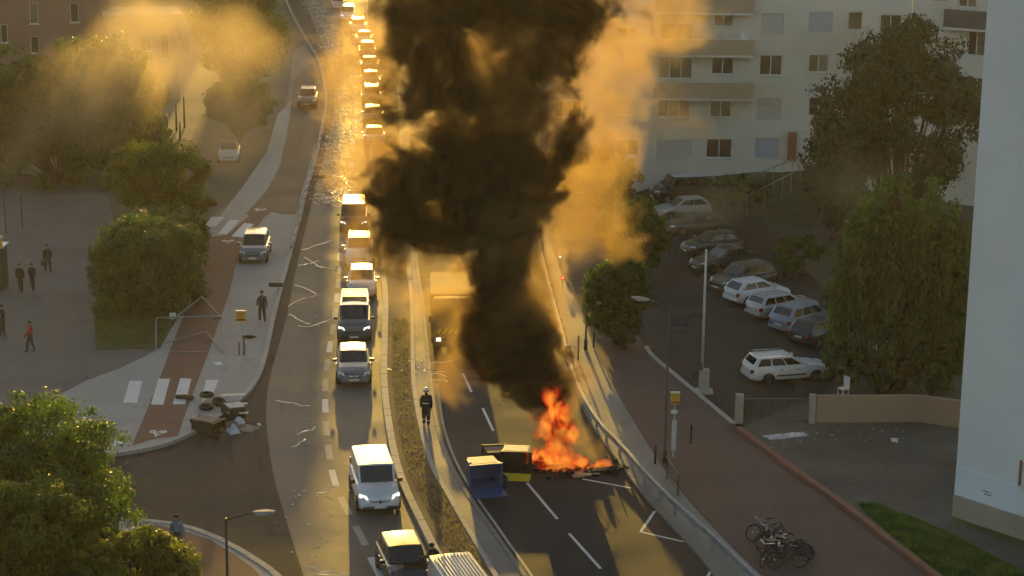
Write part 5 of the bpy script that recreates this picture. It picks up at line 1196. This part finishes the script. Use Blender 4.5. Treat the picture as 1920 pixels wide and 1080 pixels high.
for (x0, y0, x1, y1) in ((565, 470, 625, 452), (570, 485, 605, 505), (560, 500, 600, 490), (590, 500, 635, 507), (550, 535, 595, 552), (596, 553, 540, 575), (540, 590, 580, 612), (582, 612, 620, 600), (560, 613, 600, 613), (516, 752, 580, 763), (572, 1066, 655, 1080), (575, 1072, 640, 1092), (590, 930, 632, 915), (560, 815, 590, 805), (545, 840, 575, 828)):
    P0, P1 = G(x0, y0, .05), G(x1, y1, .05); strip([P0.lerp(P1, q / 5) + Vector((rng.uniform(-.08, .08), rng.uniform(-.12, .12), rng.uniform(0, .12))) for q in range(6)], .022)
tag(wb.build('wire_debris', M_wire, fixn=False), 'tangled pale wires and twigs strewn along the left carriageway', 'debris', kind='stuff')
for k in range(110):
    x, y = (rng.gauss(575, 35), rng.uniform(560, 1075)) if k < 70 else (rng.uniform(1420, 1700), rng.uniform(805, 840))
    p = G(x, y); s_ = rng.uniform(.03, .13) * rng.random() ** .5; lt.box((p.x, p.y, .025), (s_, s_ * rng.uniform(.4, 1), .015), rng.uniform(0, 3))
tag(lt.build('litter', M_poster), 'small white scraps of litter scattered on the carriageway and yard', 'litter', kind='stuff')
# ---- collapsed tubular frame
fr = empty('tent_frame', G(350, 660, .15)); tag(fr, 'collapsed tubular tent frame lying over the red cycle track', 'frame'); fb_ = fr.location.copy()
def fpx(px, py, z): return G(px, py, z) - fb_
zt = 1.55
nodes = {'a': (322, 600, .9), 'top': (379, 556, 1.4), 'r': (412, 592, .9), 'l': (293, 596, .9), 'lf': (292, 658, .16), 'rf': (420, 662, .17), 'mid': (387, 622, .3), 'bl': (310, 642, .2), 'br': (400, 658, .16), 'l2': (315, 660, .16), 'r2': (388, 660, .17)}
for a, c in (('a', 'top'), ('top', 'r'), ('l', 'r'), ('r', 'rf'), ('l', 'lf'), ('mid', 'rf'), ('bl', 'mid'), ('l2', 'r2')):
    MB().tube([fpx(*nodes[a]), fpx(*nodes[c])], .035, 6).build('tube', M_galv, fr)
q = fpx(324, 592, .95); MB().box(tuple(q), (.36, .04, .34)).build('white_plate', M_white, fr); q = fpx(408, 596, .9); MB().box(tuple(q), (.5, .08, .1), .3).build('joint', M_pole, fr)
# ---- white chair dumped above the wall
ch = empty('white_chair', G(1583, 752, 0) + Vector((0, .5, .0)), .5); tag(ch, 'white plastic chair dumped behind the peach wall', 'chair')
ch.location = G(1583, 770) + Vector((0, .6, .55))
MB().box((0, 0, .42), (.45, .45, .05)).build('seat', M_white, ch, bevel=.02); MB().box((.2, 0, .72), (.06, .44, .6)).build('backrest', M_white, ch, bevel=.02)
for x in (-.18, .18):
    for y in (-.18, .18): MB().tube([(x, y, -.55), (x, y, .4)], .025, 6).build('leg', M_white, ch)
# ================================================================== bicycles and motorcycle
M_bf = mat('bike_frame', (.03, .03, .032), .4, metal=.3); M_bf2 = mat('bike_frame_pale', (.16, .16, .16), .4, metal=.4)
def bicycle(label, loc, rz, m, group, tilt=.12, basket=False):
    r_ = empty('bicycle', loc, rz); r_.rotation_euler = (tilt, 0, rz); tag(r_, label, 'bicycle', group)
    for x in (-.52, .52):
        n = 24; b = MB(); pts = [(math.cos(2 * math.pi * k / n) * .33, 0, math.sin(2 * math.pi * k / n) * .33) for k in range(n + 1)]; b.tube(pts, .024, 6, cap=False)
        w_ = b.build('wheel', M_tyre, r_); w_.location = (x, 0, .355); sp_ = MB()
        for k in range(10): a = 2 * math.pi * k / 10; sp_.tube([(0, .02 * (-1) ** k, 0), (math.cos(a) * .32, 0, math.sin(a) * .32)], .004, 3)
        sp_.lathe([(.03, -.04), (.03, .04)], 8, axis='y'); sp_.build('spokes', M_chrome, w_)
    f = MB()
    for a, c in (((-.52, 0, .355), (-.12, 0, .30)), ((-.12, 0, .30), (-.22, 0, .80)), ((-.22, 0, .76), (.33, 0, .80)), ((-.12, 0, .30), (.36, 0, .70)), ((-.52, 0, .355), (-.21, 0, .74))): f.tube([a, c], .022, 6)
    f.build('frame', m, r_); MB().tube([(.52, 0, .355), (.40, 0, .68), (.34, 0, .92)], .02, 6).build('fork', m, r_)
    MB().tube([(.24, -.3, .99), (.36, -.12, .98), (.35, 0, .94), (.36, .12, .98), (.24, .3, .99)], .014, 6).build('handlebar', M_chrome, r_)
    sd = MB(); sd.loft([[(x, -w_, z - .03), (x, w_, z - .03), (x, w_ * .8, z + .03), (x, -w_ * .8, z + .03)] for x, w_, z in ((-.38, .08, .90), (-.28, .075, .90), (-.15, .03, .88), (-.08, .02, .87))]); so_ = sd.build('saddle', M_trim, r_); MB().tube([(-.22, 0, .78), (-.24, 0, .88)], .014, 6).build('seat_post', M_chrome, so_)
    cr_ = MB().lathe([(.09, -.01), (.09, .01)], 14, axis='y', c=(-.12, .04, .30)).build('crank', M_chrome, r_)
    for sgn in (1, -1): MB().box((-.12 + .15 * sgn, .1 * sgn, .30 - .08 * sgn), (.09, .08, .02)).build('pedal', M_trim, cr_)
    for x in (-.52, .52):
        b = MB(); pts = [(x + math.cos(a) * .375, 0, .355 + math.sin(a) * .375) for a in [R(20 + 14 * k) for k in range(10)]]; b.tube(pts, .02, 5); b.build('mudguard', m, r_)
    if basket: MB().box((.5, 0, .86), (.3, .36, .22)).build('basket', M_trim, r_, bevel=.03)
    return r_
gb = 'bicycles parked on the footpath'
for (x, y, rz, m, lab, bk) in ((1434, 1012, R(20), M_bf2, 'pale-framed bicycle farthest in the bike cluster', False), (1455, 1034, R(15), M_bf, 'black bicycle in the middle of the bike cluster', False), (1462, 1052, R(28), M_bf, 'dark bicycle with front basket in the bike cluster', True), (1476, 1066, R(8), M_bf, 'dark bicycle nearest the edge in the bike cluster', False), (1446, 1024, R(38), M_bf, 'dark bicycle wedged behind the pale-framed one', False), (1484, 1050, R(-12), M_bf, 'dark bicycle beside the bulky black cover', True), (1440, 1056, R(60), M_bf, 'dark bicycle crossing the front of the cluster', False)):
    bicycle(lab, G(x, y, .135), rz + math.pi, m, gb, random.uniform(-.1, .16), bk)
rag('black_bag', 'black bulky cover lying against the parked bicycles', 1502, 1040, .45, .35, .6, M_trim, 12, 'bag', .135)
mc = empty('motorcycle', G(1068, 690, .1), R(100)); tag(mc, 'dark motorcycle with round headlight standing by the guard rail', 'motorcycle')
for x in (-.68, .68):
    o = MB().lathe([(.2, -.06), (.29, -.065), (.31, 0), (.29, .065), (.2, .06)], 18, axis='y').build('wheel', M_tyre, mc); o.location = (x, 0, .31); MB().lathe([(.2, -.03), (.2, .03)], 14, axis='y').build('rim', M_rim, o)
def mcp(nm, rings, m): MB().loft([[(x, -w_, z - h_), (x, w_, z - h_), (x, w_ * .8, z + h_), (x, -w_ * .8, z + h_)] for x, w_, z, h_ in rings]).build(nm, m, mc, smooth=False)
mcp('engine', ((-.3, .15, .42, .16), (.0, .2, .42, .2), (.32, .14, .45, .16)), M_under); mcp('tank', ((-.05, .1, .78, .08), (.15, .16, .82, .12), (.4, .12, .84, .09)), PT['black']); mcp('seat', ((-.75, .08, .84, .04), (-.4, .14, .78, .05), (-.05, .12, .76, .05)), M_trim); mcp('fairing', ((.38, .16, .88, .14), (.55, .2, .92, .16), (.72, .1, .86, .1)), PT['black'])
MB().tube([(.68, 0, .31), (.42, 0, 1.0)], .045, 6).build('fork', M_chrome, mc); MB().tube([(.3, -.38, 1.03), (.42, -.1, 1.06), (.42, .1, 1.06), (.3, .38, 1.03)], .018, 6).build('handlebar', M_chrome, mc); MB().lathe([(.02, -.02), (.09, .0), (.09, .04)], 12, axis='x', c=(.74, 0, .88)).build('headlight', M_lampg, mc)
for k, (x, y, m) in enumerate(((1050, 500, M_lampon), (1055, 540, mat('red_lamp_lit', (.6, .02, .01), .3, emit=(1, .05, .02), estr=4.0)))):  # white and red vehicle lights in the smoke, set on added posts
    h = 1.2; r_ = empty('vehicle_light', G(x, y, .1)); tag(r_, ('white' if k == 0 else 'red') + ' vehicle light glowing in the smoke, on an added post by the guard rail', 'signal'); MB().tube([(0, 0, 0), (0, 0, .55)], .03, 6).build('post', M_pole, r_); MB().box((0, 0, .65), (.24, .2, .28)).build('housing', M_trim, r_, bevel=.02); MB().lathe([(.085, 0), (.06, -.03), (.01, -.045)], 12, axis='y', c=(0, -.101, .66)).build('lens', m, r_)

# ---- things on the balconies of the far flats
for k, (x, y, lab) in enumerate(((1268, 98, 'potted plant left on the upper balcony of the flats'), (1312, 98, 'potted plant in the middle of the upper balcony'))):
    s_, zb = fa.st(x, 99); p = fa.P(s_, zb, .6); r_ = empty('potted_plant', p); tag(r_, lab, 'plant'); MB().lathe([(.14, 0), (.2, .35)], 10).build('pot', M_redb, r_)
    q = MB(); leaves(q, Vector((0, 0, .85)), .5, 220, .14, random.Random(k), 1.0); q.build('foliage', LF['mid'], r_, fixn=False)
s_, zb = fa.st(1392, 99); r_ = empty('satellite_dish', fa.P(s_, zb, .9)); tag(r_, 'pale satellite dish at the right end of the upper balcony', 'dish'); MB().tube([(0, 0, 0), (0, 0, 1.2)], .03, 6).build('mast', M_galv, r_)
q = MB().lathe([(.02, .0), (.2, -.03), (.38, -.12), (.38, -.14), (.2, -.06), (.02, -.03)], 16, axis='y', c=(0, 0, 1.35)); q.build('reflector', M_frame, r_, smooth=True)
# ================================================================== fire, smoke and haze
def vol_object(name, label, cat, blobs, mn, mx, voxel, m, amp, nscale, warp, edge, dens, detail=5.0, stretch=(1, 1, 1), k_union=.25, seed=0.0, billow=0.0, gain=1.0):
    """density grid: soft union of ellipsoids broken up by warped noise.  blob: centre, radii, weight"""
    ng = bpy.data.node_groups.new(name, 'GeometryNodeTree')
    ng.interface.new_socket('Geometry', in_out='INPUT', socket_type='NodeSocketGeometry'); ng.interface.new_socket('Geometry', in_out='OUTPUT', socket_type='NodeSocketGeometry')
    N = ng.nodes; L = ng.links; out = N.new('NodeGroupOutput'); N.new('NodeGroupInput')
    pos = N.new('GeometryNodeInputPosition')
    def vm(op, a, b=None, scale=None):
        n = N.new('ShaderNodeVectorMath'); n.operation = op
        for i, q in enumerate((a, b)):
            if q is None: continue
            if isinstance(q, (tuple, list, Vector)): n.inputs[i].default_value = q
            else: L.new(q, n.inputs[i])
        if scale is not None: n.inputs['Scale'].default_value = scale
        return n
    def mt(op, a, b=None, c=None):
        n = N.new('ShaderNodeMath'); n.operation = op
        for i, q in enumerate((a, b, c)):
            if q is None: continue
            if isinstance(q, (int, float)): n.inputs[i].default_value = q
            else: L.new(q, n.inputs[i])
        return n.outputs[0]
    def warp_by(src, sc, amt, det, sd):
        wn = N.new('ShaderNodeTexNoise'); wn.inputs['Scale'].default_value = sc; wn.inputs['Detail'].default_value = det
        sh = vm('ADD', src, (sd, sd * .7, sd * 1.3)); L.new(sh.outputs[0], wn.inputs['Vector'])
        wc = vm('SUBTRACT', wn.outputs['Color'], (.5, .5, .5)); ws = vm('SCALE', wc.outputs[0], scale=amt); return vm('ADD', src, ws.outputs[0])
    w1 = warp_by(pos.outputs[0], nscale * .35, warp * 1.6, 1.0, seed); wp_ = warp_by(w1.outputs[0], nscale * 1.3, warp * .55, 3.0, seed + 5)
    acc = None
    for (c, r_, wt) in blobs:
        d = vm('SUBTRACT', wp_.outputs[0], tuple(c)); d = vm('MULTIPLY', d.outputs[0], (1 / r_[0], 1 / r_[1], 1 / r_[2])); ln = vm('LENGTH', d.outputs[0])
        s_ = mt('MULTIPLY', mt('SUBTRACT', 1.0, ln.outputs['Value']), wt)
        acc = s_ if acc is None else mt('SMOOTH_MAX', acc, s_, k_union)
    st = vm('MULTIPLY', wp_.outputs[0], stretch); nz = N.new('ShaderNodeTexNoise'); nz.inputs['Scale'].default_value = nscale; nz.inputs['Detail'].default_value = detail; nz.inputs['Roughness'].default_value = .64
    L.new(st.outputs[0], nz.inputs['Vector'])
    n1 = mt('SUBTRACT', nz.outputs['Fac'], .5); f = mt('ADD', mt('MULTIPLY', acc, gain), mt('MULTIPLY', n1, amp))
    vo = N.new('ShaderNodeTexVoronoi'); vo.feature = 'SMOOTH_F1'; vo.inputs['Scale'].default_value = nscale * 1.7; vo.inputs['Smoothness'].default_value = .35; vo.inputs['Detail'].default_value = 1.5
    L.new(st.outputs[0], vo.inputs['Vector']); f = mt('ADD', f, mt('MULTIPLY', mt('SUBTRACT', .42, vo.outputs['Distance']), billow))
    mr = N.new('ShaderNodeMapRange'); mr.interpolation_type = 'SMOOTHSTEP'; mr.inputs[1].default_value = 0.0; mr.inputs[2].default_value = edge; mr.inputs[3].default_value = 0; mr.inputs[4].default_value = 1
    L.new(f, mr.inputs[0]); den = mt('MULTIPLY', mr.outputs[0], dens)
    vc = N.new('GeometryNodeVolumeCube'); vc.inputs['Min'].default_value = mn; vc.inputs['Max'].default_value = mx
    for ax, q in zip('XYZ', range(3)): vc.inputs['Resolution ' + ax].default_value = max(8, int((mx[q] - mn[q]) / voxel))
    L.new(den, vc.inputs['Density'])
    sm = N.new('GeometryNodeSetMaterial'); sm.inputs['Material'].default_value = m; L.new(vc.outputs[0], sm.inputs[0]); L.new(sm.outputs[0], out.inputs[0])
    me = bpy.data.meshes.new(name); me.from_pydata([mn, mx], [], []); o = link(name, me); me.materials.append(m)
    md = o.modifiers.new('volume', 'NODES'); md.node_group = ng
    tag(o, label, cat, kind='stuff'); return o
def vol_mat(name, ramp, aniso, dens_scale=1.0, emit=None, step=1.0):
    """ramp: (grid density, scatter colour) stops"""
    m = bpy.data.materials.new(name); m.use_nodes = True; n = m.node_tree; L = n.links; n.nodes.remove(n.nodes['Principled BSDF']); out = n.nodes['Material Output']
    at = n.nodes.new('ShaderNodeAttribute'); at.attribute_name = 'density'
    rp = n.nodes.new('ShaderNodeValToRGB'); e = rp.color_ramp.elements
    while len(e) < len(ramp): e.new(.5)
    for i, (p, c) in enumerate(ramp): e[i].position = p; e[i].color = (*c, 1)
    L.new(at.outputs['Fac'], rp.inputs[0])
    if emit is None:
        v = n.nodes.new('ShaderNodeVolumePrincipled'); v.inputs['Anisotropy'].default_value = aniso; v.inputs['Density Attribute'].default_value = ''
        k = n.nodes.new('ShaderNodeMath'); k.operation = 'MULTIPLY'; k.inputs[1].default_value = dens_scale; L.new(at.outputs['Fac'], k.inputs[0]); L.new(k.outputs[0], v.inputs['Density'])
        L.new(rp.outputs[0], v.inputs['Color']); v.inputs['Blackbody Intensity'].default_value = 0
    else:
        v = n.nodes.new('ShaderNodeVolumePrincipled'); v.inputs['Density Attribute'].default_value = ''; v.inputs['Color'].default_value = (.03, .02, .015, 1)
        k = n.nodes.new('ShaderNodeMath'); k.operation = 'MULTIPLY'; k.inputs[1].default_value = dens_scale; L.new(at.outputs['Fac'], k.inputs[0]); L.new(k.outputs[0], v.inputs['Density'])
        L.new(rp.outputs[0], v.inputs['Emission Color'])
        r2 = n.nodes.new('ShaderNodeMath'); r2.operation = 'POWER'; r2.inputs[1].default_value = 1.6; L.new(at.outputs['Fac'], r2.inputs[0])
        r3 = n.nodes.new('ShaderNodeMath'); r3.operation = 'MULTIPLY'; r3.inputs[1].default_value = emit; L.new(r2.outputs[0], r3.inputs[0]); L.new(r3.outputs[0], v.inputs['Emission Strength'])
    L.new(v.outputs[0], out.inputs['Volume']); m.cycles.volume_sampling = 'MULTIPLE_IMPORTANCE'; m.cycles.volume_step_rate = step
    return m
FIRE = G(1045, 876)
FY0 = FIRE.y
def bl(px, py, rx, rz, dy=0.0, ry=None, wt=1.0):
    """blob from its outline in the picture, at the fire's distance plus dy"""
    C_ = AtY(px, py, FY0 + dy); k = ppm(C_); return (C_, (rx / k, (ry / k) if ry else rx / k, rz / k / .97), wt)
# dense black column above the burning heap
core = [(1038, 808, 38, 52), (1005, 742, 50, 44), (972, 692, 70, 58), (960, 640, 68, 55), (942, 595, 58, 52), (934, 550, 58, 52), (932, 500, 66, 52), (945, 450, 64, 56), (890, 440, 72, 46), (930, 395, 80, 56), (900, 340, 82, 60), (965, 300, 88, 72), (930, 240, 88, 66), (985, 215, 72, 56),
        (760, 190, 64, 60), (790, 130, 78, 72), (830, 60, 104, 82), (760, 40, 72, 82), (900, 5, 115, 74), (985, 40, 92, 62), (850, -75, 165, 92), (1000, -85, 175, 92)]
brown = [(765, 436, 98, 58), (758, 375, 90, 62), (800, 320, 80, 60), (840, 262, 74, 64), (900, 150, 95, 74), (1020, 125, 95, 84), (1062, 20, 105, 84), (1052, 262, 58, 64), (1000, 380, 54, 64), (840, 415, 70, 56), (1010, 640, 46, 50), (1030, 680, 40, 44), (905, 660, 40, 44)]
dark = [bl(x, y, a * (1.12 if 480 < y < 720 else 1.0), c * (1.12 if 480 < y < 780 else 1.0), 2.4 * max(0, (800 - y)) / 800) for x, y, a, c in core if y > 260] + [bl(x, y, a, c, 2.0, None, .68) for x, y, a, c in core if y <= 260] + [bl(x, y, a, c, 2.0, None, .72) for x, y, a, c in brown]
lightb = [bl(860, 700, 55, 70, .8), bl(850, 630, 45, 55, 1), bl(1080, 720, 42, 70, .6), bl(1100, 790, 40, 50, .5), bl(1125, 830, 38, 42, .3), bl(1060, 650, 40, 60, 1), bl(1035, 590, 45, 60, 1.2), bl(820, 600, 40, 60, 2),
          bl(1080, 400, 115, 110, 4, 90), bl(1120, 330, 90, 90, 5, 80), bl(1040, 480, 60, 60, 3, 60), bl(740, 470, 80, 60, 2), bl(700, 380, 70, 90, 4, 60), bl(690, 250, 75, 110, 5, 60), bl(720, 120, 85, 130, 5, 70), bl(1110, 180, 120, 130, 4, 90), bl(1120, 60, 140, 110, 4, 90), bl(1200, 130, 110, 110, 6, 80), bl(1260, 240, 90, 60, 8, 60, .7), bl(640, 200, 60, 80, 8, 60, .6), bl(1240, 30, 110, 90, 6, 80, .8), bl(880, 330, 180, 200, 2, 120), bl(930, 100, 240, 200, 2, 150), bl(960, 560, 120, 130, 1), bl(850, 570, 80, 75, 1.5), bl(850, 500, 90, 70, 2), bl(870, 620, 60, 60, 1.5), bl(800, 560, 60, 70, 3), bl(790, 380, 90, 90, 2.5), bl(960, 430, 150, 120, 1), bl(690, 480, 50, 60, 3), bl(760, 560, 50, 60, 3, 50, .7), bl(1150, 430, 70, 70, 4), bl(700, 300, 110, 160, 5, 80, 1.25), bl(690, 150, 105, 150, 6, 90, 1.25), bl(720, 440, 85, 90, 3, 70, 1.2), bl(640, 110, 85, 120, 8, 80, 1.0), bl(1190, 60, 130, 130, 6, 80), bl(1130, 260, 110, 100, 5, 80), bl(1050, 560, 60, 90, 1.5)]
def bounds(bs, pad=1.0):
    mn = [min(c[i] - r_[i] for c, r_, w_ in bs) - pad for i in range(3)]; mx = [max(c[i] + r_[i] for c, r_, w_ in bs) + pad for i in range(3)]; return mn, mx
dark = [(c, tuple(q * 1.13 for q in r_), w_) for c, r_, w_ in dark]
mn, mx = bounds(dark, .6); mn[2] = max(.1, mn[2]); mx[2] = min(27.0, mx[2])
V_dark = vol_mat('black_smoke', ((0.0, (.36, .23, .10)), (.16, (.15, .092, .045)), (.45, (.03, .022, .016)), (1.0, (.008, .007, .006))), .3, 3.6, step=1.4)
vol_object('smoke_column', 'dense black smoke column rising from the burning bins', 'smoke', dark, tuple(mn), tuple(mx), .115, V_dark, 3.7, .9, 2.4, .95, 1.0, 7.0, k_union=.35, billow=.4, gain=1.75)
mn, mx = bounds(lightb, .6); mn[2] = max(.1, mn[2]); mx[2] = min(27.0, mx[2])
V_light = vol_mat('golden_smoke', ((0.0, (.70, .52, .23)), (1.0, (.54, .36, .14))), .45, .6, step=2.0)
V_veil = vol_mat('veil_smoke', ((0.0, (.80, .66, .40)), (1.0, (.72, .56, .32))), .4, .12, step=3.0)
vol_object('drifting_smoke', 'thin golden sunlit smoke drifting around the black column', 'smoke', lightb, tuple(mn), tuple(mx), .18, V_light, 3.6, .85, 2.6, 1.6, 1.0, 6.0, seed=3.0, billow=.35, gain=1.7)
# thin veils of smoke drifting over the gardens and the flats
def bk(px, py, Y, rx, rz, ry, wt=1.0):
    C_ = AtY(px, py, Y); k = ppm(C_); return (C_, (rx / k, ry, rz / k / .97), wt)
for lab, bs, sd in (('faint golden smoke veil over the trees at upper left', [bk(230, 150, 150, 150, 110, 14), bk(420, 90, 150, 130, 90, 12), bk(440, 220, 145, 110, 70, 10), bk(90, 220, 150, 130, 90, 12), bk(300, 40, 150, 160, 70, 12)], 21.0),
                    ('faint golden smoke veil before the far apartment block', [bk(1260, 80, 135, 130, 120, 9), bk(1200, 240, 135, 90, 70, 9), bk(1300, 290, 135, 90, 40, 8), bk(1450, 120, 138, 120, 90, 7, .7), bk(1600, 330, 118, 120, 60, 7, .6), bk(1400, 230, 136, 180, 90, 8), bk(1560, 120, 136, 150, 100, 7), bk(1350, 400, 122, 130, 60, 8, .8)], 33.0)):
    mn, mx = bounds(bs, .5); mn[2] = max(.3, mn[2]); mx[2] = min(27.0, mx[2])
    vol_object('smoke_veil', lab, 'smoke', bs, tuple(mn), tuple(mx), .45, V_veil, 2.6, .22, 5.0, 1.6, 1.0, 6.0, seed=sd, gain=1.3)
# flames
fl = [bl(1010, 856, 20, 20, .1), bl(1038, 866, 28, 22, -.1), bl(1064, 872, 32, 22, -.3), bl(1084, 868, 22, 18, -.2), bl(1048, 838, 28, 30, -.5), bl(1062, 812, 20, 32, -.8), bl(1056, 784, 22, 30, -1.1), bl(1038, 768, 26, 24, -1.2), bl(1032, 748, 22, 20, -1.2), bl(1020, 800, 20, 24, -1.0), bl(1068, 888, 30, 11, -.3), bl(1035, 878, 32, 11, -.3), bl(988, 844, 18, 8, .1)]
fr_ = [bl(1130, 875, 20, 13, 0), bl(1145, 881, 15, 8, -.1), bl(1110, 879, 14, 9, -.1)]
V_fire = vol_mat('flame', ((0.0, (.45, .006, 0)), (.5, (1.0, .03, .001)), (.85, (1.0, .075, .003)), (1.0, (1.0, .36, .04))), 0, 1.2, emit=1.2, step=2.0)
for nm, lab, bs, sd in (('flame', 'tall orange flames licking up the burning heap', fl, 1.0), ('flame', 'small orange flames at the right end of the heap', fr_, 8.0)):
    mn, mx = bounds(bs, 1.1); mn[2] = max(.05, mn[2])
    o = vol_object(nm, lab, 'fire', bs, tuple(mn), tuple(mx), .045, V_fire, 7.0, 2.6, .55, 1.1, 1.0, 6.0, stretch=(1, 1, .5), seed=sd, gain=2.0)
# evening haze: one closed box of even air round everything
hz_ = MB().box((0, 575, 19), (1410, 1660, 40)); M_hz = bpy.data.materials.new('haze'); M_hz.use_nodes = True; n = M_hz.node_tree; n.nodes.remove(n.nodes['Principled BSDF'])
v = n.nodes.new('ShaderNodeVolumePrincipled'); v.inputs['Color'].default_value = (.95, .85, .62, 1); v.inputs['Density'].default_value = .00026; v.inputs['Anisotropy'].default_value = .3; v.inputs['Density Attribute'].default_value = ''
n.links.new(v.outputs[0], n.nodes['Material Output'].inputs['Volume'])
hz = hz_.build('haze', M_hz); tag(hz, 'thin golden smoky evening haze over the whole street', 'haze', kind='stuff')
